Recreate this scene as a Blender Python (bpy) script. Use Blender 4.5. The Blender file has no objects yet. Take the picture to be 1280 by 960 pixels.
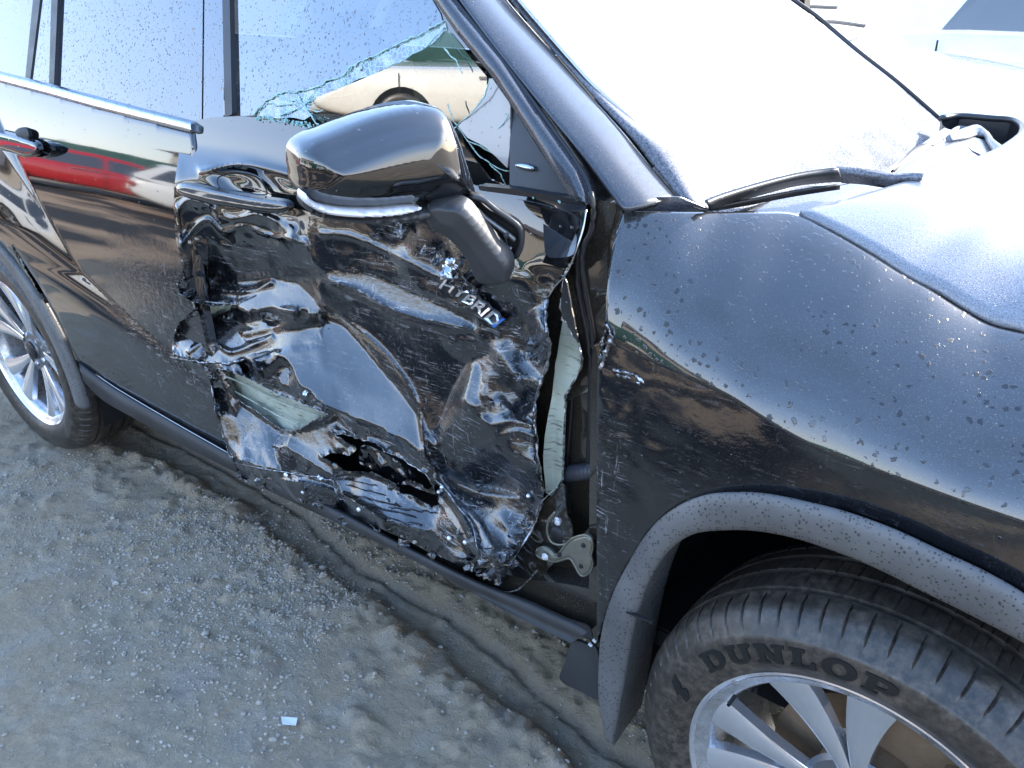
import bpy, bmesh, math, random
import numpy as np
from mathutils import Vector, Matrix
random.seed(7); rng = np.random.default_rng(11)
SC = bpy.context.scene
COL = SC.collection

# ------------------------------------------------------------------ camera
CAM = np.array([0.1338186, -0.9867520, 1.5813463])
YAW, PIT, ROL, FPX = -0.675511827, 0.477288915, -0.0289077663, 1051.4823
def _axes():
    d = np.array([math.cos(PIT)*math.sin(YAW), math.cos(PIT)*math.cos(YAW), -math.sin(PIT)])
    r = np.cross(d, [0, 0, 1]); r /= np.linalg.norm(r); u = np.cross(r, d)
    c, s = math.cos(ROL), math.sin(ROL)
    return c*r+s*u, -s*r+c*u, d
AR, AU, AD = _axes()
cd = bpy.data.cameras.new('camera'); cam = bpy.data.objects.new('camera', cd); COL.objects.link(cam)
cd.sensor_width = 36; cd.lens = FPX/1280*36; cd.clip_start = .02; cd.clip_end = 3000
cam.matrix_world = Matrix([[AR[0], AU[0], -AD[0], CAM[0]], [AR[1], AU[1], -AD[1], CAM[1]], [AR[2], AU[2], -AD[2], CAM[2]], [0, 0, 0, 1]])
SC.camera = cam
# ------------------------------------------------------------------ light
SUN_DIR = Vector((0.42, 0.86, 0.50)).normalized()          # towards the sun
SUN_EL = math.asin(SUN_DIR.z); SUN_AZ = math.atan2(SUN_DIR.x, SUN_DIR.y)
W = bpy.data.worlds.new('World'); SC.world = W; W.use_nodes = True
nt = W.node_tree; bg = nt.nodes['Background']
sky = nt.nodes.new('ShaderNodeTexSky'); sky.sky_type = 'NISHITA'; sky.sun_disc = False
sky.sun_elevation = SUN_EL; sky.sun_rotation = SUN_AZ; sky.dust_density = 1.2; sky.air_density = 1.0; sky.ozone_density = 1.0
tc = nt.nodes.new('ShaderNodeTexCoord'); mp = nt.nodes.new('ShaderNodeMapping'); mp.inputs['Scale'].default_value = (1, 1, 2.6); nz = nt.nodes.new('ShaderNodeTexNoise'); nz.inputs['Scale'].default_value = 1.1; nz.inputs['Detail'].default_value = 4; nz.inputs['Roughness'].default_value = .5
mr = nt.nodes.new('ShaderNodeMapRange'); mr.inputs[1].default_value = .34; mr.inputs[2].default_value = .72; mr.inputs[3].default_value = .3; mr.inputs[4].default_value = .62      # thin veil of high cloud
vm = nt.nodes.new('ShaderNodeMix'); vm.data_type = 'RGBA'; vm.inputs[7].default_value = (7.6, 8.0, 9.0, 1)
nt.links.new(tc.outputs['Generated'], mp.inputs[0]); nt.links.new(mp.outputs[0], nz.inputs['Vector']); nt.links.new(nz.outputs[0], mr.inputs[0]); sz = nt.nodes.new('ShaderNodeSeparateXYZ'); nt.links.new(tc.outputs['Generated'], sz.inputs[0]); er = nt.nodes.new('ShaderNodeMapRange'); er.interpolation_type = 'SMOOTHSTEP'; er.inputs[1].default_value = .0; er.inputs[2].default_value = .62; er.inputs[3].default_value = 1.3; er.inputs[4].default_value = .42; nt.links.new(sz.outputs['Z'], er.inputs[0])
cr = nt.nodes.new('ShaderNodeMapRange'); cr.interpolation_type = 'SMOOTHSTEP'; cr.inputs[1].default_value = .02; cr.inputs[2].default_value = .55; nt.links.new(sz.outputs['Z'], cr.inputs[0]); vc = nt.nodes.new('ShaderNodeMix'); vc.data_type = 'RGBA'; vc.inputs[6].default_value = (7.8, 8.1, 8.9, 1); vc.inputs[7].default_value = (3.5, 6.5, 12.8, 1); nt.links.new(cr.outputs[0], vc.inputs[0]); nt.links.new(vc.outputs[2], vm.inputs[6+0] if False else vm.inputs[7])
ml = nt.nodes.new('ShaderNodeMath'); ml.operation = 'MULTIPLY'; ml.use_clamp = True; nt.links.new(mr.outputs[0], ml.inputs[0]); nt.links.new(er.outputs[0], ml.inputs[1]); nt.links.new(ml.outputs[0], vm.inputs[0]); nt.links.new(sky.outputs[0], vm.inputs[6]); nt.links.new(vm.outputs[2], bg.inputs[0]); bg.inputs[1].default_value = 0.15
sl = bpy.data.lights.new('sun', 'SUN'); sl.energy = 2.6; sl.angle = math.radians(.53); sl.color = (1, .95, .87)
so = bpy.data.objects.new('sun', sl); COL.objects.link(so); so.rotation_euler = SUN_DIR.to_track_quat('Z', 'Y').to_euler()
SC.view_settings.view_transform = 'Standard'; SC.view_settings.look = 'None'; SC.view_settings.gamma = 1
SC.view_settings.exposure = 2.0
SC.cycles.max_bounces = 8; SC.cycles.transparent_max_bounces = 12
SC.cycles.caustics_reflective = False; SC.cycles.caustics_refractive = False
try: SC.cycles.use_denoising = True
except Exception: pass

# ------------------------------------------------------------------ helpers: where things stand
def rays(px):
    px = np.asarray(px, float).reshape(-1, 2)
    return AD + ((px[:, :1]-640)/FPX)*AR - ((px[:, 1:]-480)/FPX)*AU
def PY(px, y):
    D = rays(px); return CAM + ((y-CAM[1])/D[:, 1])[:, None]*D
def PZ(px, z):
    D = rays(px); return CAM + ((z-CAM[2])/D[:, 2])[:, None]*D
def PX(px, x):
    D = rays(px); return CAM + ((x-CAM[0])/D[:, 0])[:, None]*D
def resample(pts, n, close=False):
    """Catmull-Rom through pts, n samples evenly spaced by length"""
    P = np.asarray(pts, float)
    if len(P) < 3 and not close:
        t = np.linspace(0, 1, n)[:, None]; return P[0]*(1-t)+P[-1]*t
    Q = np.vstack([P[-1], P, P[0], P[1]]) if close else np.vstack([2*P[0]-P[1], P, 2*P[-1]-P[-2]])
    out = []
    for i in range(len(P) if close else len(P)-1):
        a, b, c, d = Q[i], Q[i+1], Q[i+2], Q[i+3]
        for t in np.linspace(0, 1, 12, endpoint=False):
            out.append(.5*((2*b)+(c-a)*t+(2*a-5*b+4*c-d)*t*t+(3*b-3*c+d-a)*t**3))
    if not close: out.append(P[-1])
    else: out.append(out[0])
    out = np.array(out); s = np.r_[0, np.cumsum(np.linalg.norm(np.diff(out, axis=0), axis=1))]
    tt = np.linspace(0, s[-1], n, endpoint=not close)
    return np.stack([np.interp(tt, s, out[:, k]) for k in range(out.shape[1])], 1)
def inside(P, poly):
    x, y = P[:, 0], P[:, 1]; r = np.zeros(len(P), bool); n = len(poly)
    for i in range(n):
        x1, y1 = poly[i]; x2, y2 = poly[(i+1) % n]
        if y1 == y2: continue
        c = ((y1 > y) != (y2 > y)) & (x < (x2-x1)*(y-y1)/(y2-y1)+x1); r ^= c
    return r
def seg_near(P, rings, closed=True):
    best = np.full(len(P), 1e9); near = P.copy()
    for ring in rings:
        n = len(ring)
        for i in range(n if closed else n-1):
            a = ring[i]; b = ring[(i+1) % n]; ab = b-a; L = ab@ab
            if L < 1e-14: continue
            t = np.clip(((P-a)@ab)/L, 0, 1); q = a+t[:, None]*ab; d = np.hypot(*(P-q).T)
            m = d < best; best[m] = d[m]; near[m] = q[m]
    return best, near
def fbm(x, y, z, octs=4, seed=0):
    """cheap smooth noise on arrays: sums of rotated value noise"""
    r = np.random.default_rng(seed); T = r.random((64, 64)); out = 0; amp = 1; f = 1.
    for o in range(octs):
        a = r.random()*6.28; X = (x*math.cos(a)-y*math.sin(a)+z*.7)*f+r.random()*50; Y = (x*math.sin(a)+y*math.cos(a)-z*.3)*f+r.random()*50
        i = np.floor(X).astype(int); j = np.floor(Y).astype(int); u = X-i; v = Y-j; u = u*u*(3-2*u); v = v*v*(3-2*v)
        g = lambda p, q: T[p % 64, q % 64]
        out = out+amp*((g(i, j)*(1-u)+g(i+1, j)*u)*(1-v)+(g(i, j+1)*(1-u)+g(i+1, j+1)*u)*v-.5); amp *= .5; f *= 2.03
    return out

# ------------------------------------------------------------------ helpers: objects
def link(name, me, mat=None, parent=None, smooth=True, label=None):
    o = bpy.data.objects.new(name, me); COL.objects.link(o)
    if mat is not None:
        for m in (mat if isinstance(mat, (list, tuple)) else [mat]): me.materials.append(m)
    if parent is not None: o.parent = parent
    if smooth: me.polygons.foreach_set('use_smooth', [True]*len(me.polygons))
    if label: o['label'] = label
    return o
def mesh(name, V, F, mat=None, parent=None, smooth=True, label=None, uvs=None):
    me = bpy.data.meshes.new(name); me.from_pydata([tuple(v) for v in V], [], [tuple(int(i) for i in f) for f in F]); me.update()
    return link(name, me, mat, parent, smooth, label)
def thing(name, label, cat, loc=(0, 0, 0), rot=0, group=None):
    o = bpy.data.objects.new(name, None); COL.objects.link(o); o.location = loc; o.rotation_euler = (0, 0, rot)
    o['label'] = label; o['category'] = cat
    if group: o['group'] = group
    return o
def tag(o, label=None, cat=None, group=None, kind=None):
    for k, v in (('label', label), ('category', cat), ('group', group), ('kind', kind)):
        if v: o[k] = v
    return o
def autosmooth(o, ang=35):
    me = o.data; bm = bmesh.new(); bm.from_mesh(me); a = math.radians(ang)
    for e in bm.edges:
        if len(e.link_faces) == 2 and e.calc_face_angle(0) > a: e.smooth = False
    bm.to_mesh(me); bm.free(); return o
def lattice(outline, holes, cell):
    """quads filling a 2D outline with holes; edge vertices pulled onto the outline"""
    rings = [np.asarray(outline, float)]+[np.asarray(h, float) for h in holes]
    lo = rings[0].min(0)-cell; hi = rings[0].max(0)+cell
    nx = int((hi[0]-lo[0])/cell)+1; ny = int((hi[1]-lo[1])/cell)+1
    cx = lo[0]+(np.arange(nx)+.5)*cell; cy = lo[1]+(np.arange(ny)+.5)*cell
    CC = np.stack(np.meshgrid(cx, cy, indexing='ij'), -1).reshape(-1, 2)
    ins = np.zeros(len(CC), bool)
    for r in rings: ins ^= inside(CC, r)
    ins = ins.reshape(nx, ny)
    I, J = np.nonzero(ins); vid = np.full((nx+1, ny+1), -1)
    q = np.stack([I*(ny+1)+J, (I+1)*(ny+1)+J, (I+1)*(ny+1)+J+1, I*(ny+1)+J+1], 1)
    used = np.unique(q); remap = np.full((nx+1)*(ny+1), -1); remap[used] = np.arange(len(used))
    F = remap[q]; V = np.stack([lo[0]+(used//(ny+1))*cell, lo[1]+(used % (ny+1))*cell], 1)
    cnt = np.bincount(F.ravel(), minlength=len(V)); bd = cnt < 4
    _, near = seg_near(V[bd], rings); V[bd] = near
    E = np.concatenate([F[:, [0, 1]], F[:, [1, 2]], F[:, [2, 3]], F[:, [3, 0]]])
    key = np.sort(E, 1); k = key[:, 0]*len(V)+key[:, 1]; u, inv, c = np.unique(k, return_inverse=True, return_counts=True)
    BE = E[c[inv] == 1]
    return V, F, bd, BE, rings
def rimmed(V3, F, BE, back, close=False):
    """adds a skirt going back from the border edges, and a back sheet if close"""
    n = len(V3)
    if close:
        V = np.vstack([V3, V3+back]); FF = [tuple(f) for f in F]+[tuple(f[::-1]+n) for f in F]+[(b, a, a+n, b+n) for a, b in BE]
        return V, FF
    ids = np.unique(BE); mp = {int(i): n+k for k, i in enumerate(ids)}
    V = np.vstack([V3, V3[ids]+back]); FF = [tuple(f) for f in F]+[(b, a, mp[int(a)], mp[int(b)]) for a, b in BE]
    return V, FF
def sheet(name, outline, yf, mat, parent, cell=.006, holes=(), thick=.004, label=None, curve=True, close=False, attr=None):
    """panel of the car side: outline given on the side plane; yf(u,v,X,Z,d) its depth"""
    o2 = PY(outline, 0)[:, [0, 2]]; h2 = [PY(h, 0)[:, [0, 2]] for h in holes]
    if curve: o2 = resample(o2, max(40, 8*len(o2)), True)
    V, F, bd, BE, rings = lattice(o2, h2, cell)
    d, _ = seg_near(V, rings); P0 = np.stack([V[:, 0], np.zeros(len(V)), V[:, 1]], 1); D = P0-CAM
    y = np.zeros(len(V))
    for _ in range(6):
        P = CAM+D*((y-CAM[1])/D[:, 1])[:, None]; y = yf(V[:, 0], V[:, 1], P[:, 0], P[:, 2], d)+0*V[:, 0]
    P = CAM+D*((y-CAM[1])/D[:, 1])[:, None]
    VV, FF = rimmed(P, F, BE, np.array([0, thick, 0]), close)
    o = mesh(name, VV, FF, mat, parent, True, label)
    if attr:
        for an, fn in attr.items():
            a = o.data.attributes.new(an, 'FLOAT', 'POINT'); val = np.zeros(len(VV)); val[:len(V)] = fn(V); a.data.foreach_set('value', val)
    return autosmooth(o, 60)
def frame3(A, B, C):
    A, B, C = map(np.array, (A, B, C)); U = B-A; U = U/np.linalg.norm(U); N = np.cross(U, C-A); N /= np.linalg.norm(N)
    if N@(CAM-A) < 0: N = -N
    return A, U, np.cross(N, U), N
def slab(name, outline, fr, hf, mat, parent, cell=.006, holes=(), thick=.01, label=None, curve=True, close=True):
    """piece built on a plane fr; hf(u,v,d) its height over the plane"""
    A, U, Vv, N = fr
    def to2(px):
        D = rays(px); t = ((A-CAM)@N)/(D@N); P = CAM+t[:, None]*D-A; return np.stack([P@U, P@Vv], 1)
    o2 = to2(outline); h2 = [to2(h) for h in holes]
    if curve: o2 = resample(o2, max(40, 8*len(o2)), True)
    V, F, bd, BE, rings = lattice(o2, h2, cell); d, _ = seg_near(V, rings)
    P = A+V[:, :1]*U+V[:, 1:]*Vv+hf(V[:, 0], V[:, 1], d)[:, None]*N
    VV, FF = rimmed(P, F, BE, -N*thick, close)
    return autosmooth(mesh(name, VV, FF, mat, parent, True, label), 50)
def dome(h, r): return lambda u, v, d: h*np.sqrt(np.clip(1-(1-np.clip(d/r, 0, 1))**2, 0, 1))
def loft(name, curves, mat, parent, nu=60, nv=10, label=None, thick=None, fine=None):
    C = np.array([resample(c, nu) for c in curves])
    if len(C) > 2 and nv: C = np.array([resample(C[:, i], nv) for i in range(nu)]).transpose(1, 0, 2)
    elif len(C) == 2 and nv: t = np.linspace(0, 1, nv)[:, None, None]; C = C[:1]*(1-t)+C[1:]*t
    a, b = C.shape[:2]; V = C.reshape(-1, 3); F = [(i*b+j, i*b+j+1, (i+1)*b+j+1, (i+1)*b+j) for i in range(a-1) for j in range(b-1)]
    o = mesh(name, V, F, mat, parent, True, label)
    n = Vector((0, 0, 0)); c = Vector((0, 0, 0))
    for p in o.data.polygons: n += p.normal*p.area
    if n.dot(Vector(CAM)-Vector(V.mean(0))) < 0: o.data.flip_normals()
    if thick: m = o.modifiers.new('solid', 'SOLIDIFY'); m.thickness = thick; m.offset = -1
    return o
def tube_data(pts, r, n=8, flat=1., cap=True, jit=0):
    P = np.asarray(pts, float); V = []; F = []
    for i, p in enumerate(P):
        t = P[min(i+1, len(P)-1)]-P[max(i-1, 0)]; t /= (np.linalg.norm(t)+1e-12)
        a = np.cross(t, [0, 0, 1.]);
        if np.linalg.norm(a) < .1: a = np.cross(t, [0, 1., 0])
        a /= np.linalg.norm(a); b = np.cross(t, a); rr = r[i] if hasattr(r, '__len__') else r
        if jit: rr = rr*(1+jit*(rng.random()-.5)*2)
        for k in range(n):
            q = 2*math.pi*k/n; V.append(p+rr*(math.cos(q)*a+math.sin(q)*b*flat))
        if i:
            for k in range(n): F.append(((i-1)*n+k, (i-1)*n+(k+1) % n, i*n+(k+1) % n, i*n+k))
    if cap: F.append(tuple(range(n-1, -1, -1))); F.append(tuple((len(P)-1)*n+k for k in range(n)))
    return V, F
def tube(name, pts, r, mat, parent, n=8, flat=1., jit=0, label=None, smooth=True):
    V, F = tube_data(pts, r, n, flat, True, jit); return mesh(name, V, F, mat, parent, smooth, label)
def boxm(name, c, s, mat, parent, bev=.1, rot=None, label=None):
    bm = bmesh.new(); bmesh.ops.create_cube(bm, size=1); bmesh.ops.scale(bm, vec=s, verts=bm.verts)
    if bev: bmesh.ops.bevel(bm, geom=bm.edges, offset=bev*min(s), segments=2, affect='EDGES')
    if rot is not None: bmesh.ops.rotate(bm, cent=(0, 0, 0), matrix=rot, verts=bm.verts)
    bmesh.ops.translate(bm, vec=c, verts=bm.verts)
    me = bpy.data.meshes.new(name); bm.to_mesh(me); bm.free(); return link(name, me, mat, parent, False, label)
def lathe(prof, n=96, a0=0., a1=2*math.pi, sy=1):
    """profile of (r, y) turned about the local Y axis"""
    full = abs(a1-a0-2*math.pi) < 1e-6; m = n if full else n+1; V = []; F = []
    for i in range(m):
        a = a0+(a1-a0)*i/n
        for r, y in prof: V.append((r*math.cos(a), y*sy, r*math.sin(a)))
    k = len(prof)
    for i in range(n):
        j = (i+1) % m
        for t in range(k-1): F.append((i*k+t, i*k+t+1, j*k+t+1, j*k+t))
    return V, F

# ------------------------------------------------------------------ materials
class N:
    def __init__(s, name):
        s.m = bpy.data.materials.new(name); s.m.use_nodes = True; s.t = s.m.node_tree; s.b = s.t.nodes['Principled BSDF']; s.out = s.t.nodes['Material Output']
        s.co = s.t.nodes.new('ShaderNodeTexCoord').outputs['Object']; s.h = []
    def n(s, typ, **kw):
        x = s.t.nodes.new('ShaderNode'+typ)
        for k, v in kw.items():
            if k in x.inputs.keys(): x.inputs[k].default_value = v
            else: setattr(x, k, v)
        return x
    def l(s, a, b): s.t.links.new(a, b)
    def set(s, **kw):
        for k, v in kw.items():
            k = k.replace('_', ' ')
            i = s.b.inputs[k]
            if hasattr(v, 'links') or isinstance(v, bpy.types.NodeSocket): s.l(v, i)
            else: i.default_value = (*v, 1) if isinstance(v, tuple) and len(v) == 3 else v
        return s
    def mapped(s, scale=(1, 1, 1), rot=(0, 0, 0), src=None):
        m = s.n('Mapping'); m.inputs['Scale'].default_value = scale; m.inputs['Rotation'].default_value = rot; s.l(src or s.co, m.inputs['Vector']); return m.outputs[0]
    def noise(s, scale=5, detail=4, rough=.55, vec=None, dist=0):
        x = s.n('TexNoise', Scale=scale, Detail=detail, Roughness=rough, Distortion=dist); s.l(vec or s.co, x.inputs['Vector']); return x.outputs['Fac']
    def vor(s, scale=50, feature='F1', vec=None, rnd=1.):
        x = s.n('TexVoronoi', Scale=scale, Randomness=rnd); x.feature = feature; s.l(vec or s.co, x.inputs['Vector']); return x
    def rng(s, v, a, b, c=0., d=1., clamp=True, smooth=False):
        x = s.n('MapRange'); x.clamp = clamp
        if smooth: x.interpolation_type = 'SMOOTHSTEP'
        s.l(v, x.inputs[0]); x.inputs[1].default_value = a; x.inputs[2].default_value = b; x.inputs[3].default_value = c; x.inputs[4].default_value = d; return x.outputs[0]
    def math(s, op, a, b=None, c=None):
        x = s.n('Math', operation=op)
        for i, v in enumerate((a, b, c)):
            if v is None: continue
            if isinstance(v, (int, float)): x.inputs[i].default_value = v
            else: s.l(v, x.inputs[i])
        return x.outputs[0]
    def mix(s, f, a, b):
        x = s.n('Mix', data_type='RGBA')
        for i, v in ((0, f), (6, a), (7, b)):
            if isinstance(v, (int, float)): x.inputs[i].default_value = v
            elif isinstance(v, tuple): x.inputs[i].default_value = (*v, 1)
            else: s.l(v, x.inputs[i])
        return x.outputs[2]
    def attr(s, name):
        x = s.n('Attribute'); x.attribute_name = name; return x.outputs['Fac']
    def up(s):
        g = s.n('NewGeometry'); x = s.n('SeparateXYZ'); s.l(g.outputs['True Normal'], x.inputs[0]); return x.outputs['Z']
    def bump(s, h, strength=.3, dist=.001, nrm=None):
        x = s.n('Bump'); x.inputs['Strength'].default_value = strength; x.inputs['Distance'].default_value = dist; s.l(h, x.inputs['Height'])
        if nrm is not None: s.l(nrm, x.inputs['Normal'])
        return x.outputs[0]
def simple(name, col, rough=.5, metal=0., coat=0., spec=.5, bump=None, var=0., ior=1.5):
    s = N(name); s.set(Roughness=rough, Metallic=metal, Coat_Weight=coat, IOR=ior); s.b.inputs['Specular IOR Level'].default_value = spec
    if var:
        f = s.noise(9, 5); c = s.mix(f, tuple(max(0, x*(1-var)) for x in col), tuple(min(1, x*(1+var)) for x in col)); s.set(Base_Color=c)
        s.set(Roughness=s.rng(s.noise(23, 4), .3, .7, max(0, rough-.08), min(1, rough+.08)))
    else: s.set(Base_Color=col)
    if bump: s.set(Normal=s.bump(s.noise(bump[0], 4), bump[1], bump[2] if len(bump) > 2 else .001))
    return s.m
def droplets(s, scale, size=.42, keep=.45, nrm=None, strength=.6, dist=.002, vec=None):
    v = s.vor(scale, vec=vec); sep = s.n('SeparateColor'); s.l(v.outputs['Color'], sep.inputs[0])
    r = s.math('MULTIPLY', s.rng(sep.outputs[0], 1-keep, 1, 0, 1), size)           # radius by cell, most cells none
    h = s.math('SUBTRACT', r, v.outputs['Distance']); m = s.rng(h, 0, .12, 0, 1, smooth=True)
    return m, s.bump(m, strength, dist, nrm)
def paint(name, base=(.0035, .0038, .0048), drops=(), dust=.25, scratch=False, rough=.045, orange=True, marks=False):
    s = N(name)
    dn = s.noise(420, 3, .7); dl = s.noise(3.2, 5); upf = s.rng(s.up(), .05, .75)
    fleck = s.math('MULTIPLY', s.rng(dn, .57, .72), s.rng(dl, .35, .7))
    film = s.math('MULTIPLY', s.math('ADD', s.math('MULTIPLY', fleck, .5), s.math('MULTIPLY', upf, s.rng(dl, .2, .8, .04, .13))), dust)
    col = s.mix(film, base, (.38, .37, .35)); r = s.math('ADD', s.rng(s.noise(14, 5), .35, .75, rough*.6, rough*.6+.03), s.math('MULTIPLY', film, .9))
    nrm = None
    if scratch:
        A = s.attr('wear')
        w = s.mapped((1, 1, 1), (0, .45, 0)); w1 = s.mapped((9, 9, 95), (0, .5, 0)); w2 = s.mapped((70, 20, 9), (0, .25, 0)); w3 = s.mapped((14, 14, 170), (0, -.35, 0))
        a1 = s.rng(s.noise(1.6, 5, .75, w1, .3), .57, .63); a2 = s.rng(s.noise(1.3, 5, .8, w2, .6), .61, .66); a3 = s.rng(s.noise(1.9, 4, .8, w3, .2), .60, .66)
        fine = s.math('MAXIMUM', s.math('MAXIMUM', a1, a2), a3)
        patch = s.rng(s.noise(13, 6, .75), .44, .56); chips = s.rng(s.noise(150, 3, .7), .60, .66)
        sc = s.math('MULTIPLY', s.math('MAXIMUM', s.math('MULTIPLY', fine, patch), s.math('MULTIPLY', chips, s.rng(s.noise(24, 4), .52, .62))), A)
        col = s.mix(s.math('MULTIPLY', sc, .75), col, (.42, .43, .45)); r = s.math('ADD', r, s.math('MULTIPLY', sc, .4))
        r = s.math('ADD', r, s.math('MULTIPLY', A, s.rng(s.noise(40, 4), .4, .7, 0, .10)))
        nrm = s.bump(sc, .5, .0006); nrm = s.bump(s.math('MULTIPLY', s.noise(60, 5, .6), A), .5, .004, nrm)
    if marks:
        wv = s.n('VectorMath', operation='ADD'); ns = s.n('TexNoise', Scale=120., Detail=3.); s.l(s.co, ns.inputs['Vector']); sc_ = s.n('VectorMath', operation='SCALE'); sc_.inputs['Scale'].default_value = .012; s.l(ns.outputs['Color'], sc_.inputs[0]); s.l(s.co, wv.inputs[0]); s.l(sc_.outputs[0], wv.inputs[1])
        mk, nrm = droplets(s, 92, .46, .75, nrm, .3, .001, vec=wv.outputs[0]); mk = s.math('MULTIPLY', mk, s.rng(s.noise(3.2, 3), .46, .54)); r = s.math('ADD', r, s.math('MULTIPLY', mk, .38)); col = s.mix(s.math('MULTIPLY', mk, .8), col, (.004, .005, .008))
    if orange: nrm = s.bump(s.noise(260, 2), .012, .0004, nrm)
    for d in drops:
        m, nrm = droplets(s, *d[:3], nrm=nrm, strength=d[3] if len(d) > 3 else .8, dist=.003)
        r = s.math('MULTIPLY', r, s.math('SUBTRACT', 1, s.math('MULTIPLY', m, .7)))
    s.set(Base_Color=col, Roughness=r, IOR=1.6, Coat_Weight=1., Coat_Roughness=.02, Coat_IOR=1.55)
    if marks: s.set(Coat_Weight=s.rng(mk, 0, 1, 1, .12), Coat_Roughness=s.rng(mk, 0, 1, .02, .35))
    if nrm is not None: s.set(Normal=nrm); s.l(nrm, s.b.inputs['Coat Normal'])
    return s.m
M = {}
M['paint'] = paint('black_paint', drops=[(95, .30, .10)])
M['paint_fender'] = paint('black_paint_with_drops', drops=[(260, .4, .10, .5)], dust=.85, marks=True)
M['paint_crumpled'] = paint('scuffed_black_paint', scratch=True, drops=[(120, .3, .06)], rough=.06)
M['paint_inner'] = paint('inner_body_paint', base=(.030, .025, .018), dust=.8, rough=.16)
# roof, hood: covered with dew and frost
def dew(name, thin=None, lo=(.02, .022, .03), hi=(.62, .63, .65), rough=.42, amount=(.25, .65), sc=230, metal=0):
    s = N(name); f = s.rng(s.noise(sc, 3, .7), amount[0], amount[1]); f = s.math('MULTIPLY', f, s.rng(s.noise(7, 4), .2, .55, .75, 1)); 
    if thin: sx = s.n('SeparateXYZ'); s.l(s.co, sx.inputs[0]); f = s.rng(s.math('ADD', s.math('ADD', s.noise(430, 3, .75), s.rng(sx.outputs['Z'], *thin)), s.rng(s.noise(11, 4), .3, .7, -.05, .05)), .40, .54)
    s.set(Base_Color=s.mix(f, lo, hi), Roughness=rough)
    m, nr = droplets(s, sc*.7, .5, .8, strength=.8); s.set(Normal=nr, Coat_Weight=0. if thin else .6, Coat_Roughness=.12)
    if thin: s.b.inputs['Specular IOR Level'].default_value = .06
    return s.m
M['hood'] = dew('dewy_black_hood', lo=(.02, .022, .028), amount=(.2, .85), hi=(.46, .47, .50), sc=520, rough=.38)
M['windshield'] = dew('frosted_windshield', thin=(1.19, 1.34, -.10, .20), lo=(.12, .125, .135), hi=(.80, .81, .83), rough=.65, amount=(.22, .48), sc=210)
M['pillar'] = dew('dewy_pillar_paint', lo=(.010, .011, .014), hi=(.085, .095, .115), rough=.2, amount=(.3, .9), sc=520)
M['cowl'] = dew('frosted_cowl_plastic', lo=(.02, .02, .024), hi=(.26, .26, .28), rough=.6, amount=(.3, .75), sc=260)
def plastic(name, col=(.028, .029, .031), drops=True, rough=.42):
    s = N(name); f = s.noise(300, 2); c = s.mix(s.rng(s.noise(6, 5), .35, .7), col, tuple(x*1.6+.01 for x in col)); nr = s.bump(f, .25, .0006)
    if drops:
        m, nr = droplets(s, 210, .46, .95, nr, .8); c = s.mix(s.math('MULTIPLY', m, .6), c, (.012, .012, .013)); s.set(Roughness=s.rng(m, 0, 1, rough, .1))
    else: s.set(Roughness=rough)
    s.set(Base_Color=c, Normal=nr); return s.m
M['flare'] = plastic('wet_textured_plastic', (.085, .083, .080)); M['plastic'] = plastic('dark_plastic', (.022, .023, .025), False, .38)
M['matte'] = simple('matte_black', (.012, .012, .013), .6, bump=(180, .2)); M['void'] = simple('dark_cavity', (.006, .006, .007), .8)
M['seal'] = simple('rubber_seal', (.014, .014, .016), .35, var=.3)
M['chrome'] = simple('chrome', (.75, .77, .8), .07, 1.); M['chrome_dull'] = simple('dull_chrome', (.5, .52, .55), .22, 1.)
M['primer'] = None
s = N('pale_green_primer'); f = s.noise(22, 6, .7); w = s.mapped((12, 12, 90), (0, .4, 0)); g = s.rng(s.noise(2, 5, .7, w), .56, .64)
s.set(Base_Color=s.mix(g, s.mix(f, (.30, .33, .25), (.48, .51, .42)), (.13, .13, .11)), Roughness=.42, Normal=s.bump(s.noise(30, 4), .5, .004)); M['primer'] = s.m
s = N('torn_bare_metal'); s.set(Base_Color=s.mix(s.rng(s.noise(130, 3, .7), .4, .6), (.55, .56, .58), (.06, .06, .065)), Roughness=.3, Metallic=.8, Normal=s.bump(s.noise(200, 3), .8, .002)); M['bare'] = s.m
s = N('bronze_bracket'); s.set(Base_Color=s.mix(s.noise(60, 4), (.13, .125, .10), (.25, .24, .19)), Roughness=.36, Metallic=.55, Normal=s.bump(s.noise(150, 3), .3, .001)); M['bracket'] = s.m
M['bolt'] = simple('zinc_bolt', (.85, .86, .88), .3, .5); M['rubber_bellows'] = simple('bellows_rubber', (.045, .047, .055), .45, bump=(200, .2))
# rubber of the tyres, dusty where it bulges
s = N('tyre_rubber'); f = s.rng(s.noise(7, 6, .65), .35, .7); f2 = s.rng(s.noise(60, 5, .7), .4, .7)
s.set(Base_Color=s.mix(s.math('MULTIPLY', f, f2), (.026, .022, .018), (.15, .12, .09)), Roughness=s.rng(s.noise(12, 5), .35, .7, .30, .52), Normal=s.bump(s.noise(160, 4), .35, .0012)); M['tyre'] = s.m
s = N('tyre_lettering'); s.set(Base_Color=(.009, .009, .009), Roughness=.33, Normal=s.bump(s.noise(300, 2), .2, .0008)); M['letter'] = s.m
s = N('alloy'); f = s.rng(s.noise(26, 6, .7), .42, .75); s.set(Base_Color=s.mix(f, (.56, .58, .61), (.36, .35, .34)), Metallic=.75, Roughness=s.rng(s.noise(50, 4), .3, .7, .2, .38), Normal=s.bump(s.noise(240, 3), .15, .001), Coat_Weight=.5, Coat_Roughness=.1); M['alloy'] = s.m
M['alloy_dark'] = simple('dark_alloy_pocket', (.16, .165, .17), .35, .6, var=.3); M['alloy_bright'] = simple('machined_alloy', (.80, .81, .84), .16, .85, var=.1)
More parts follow.
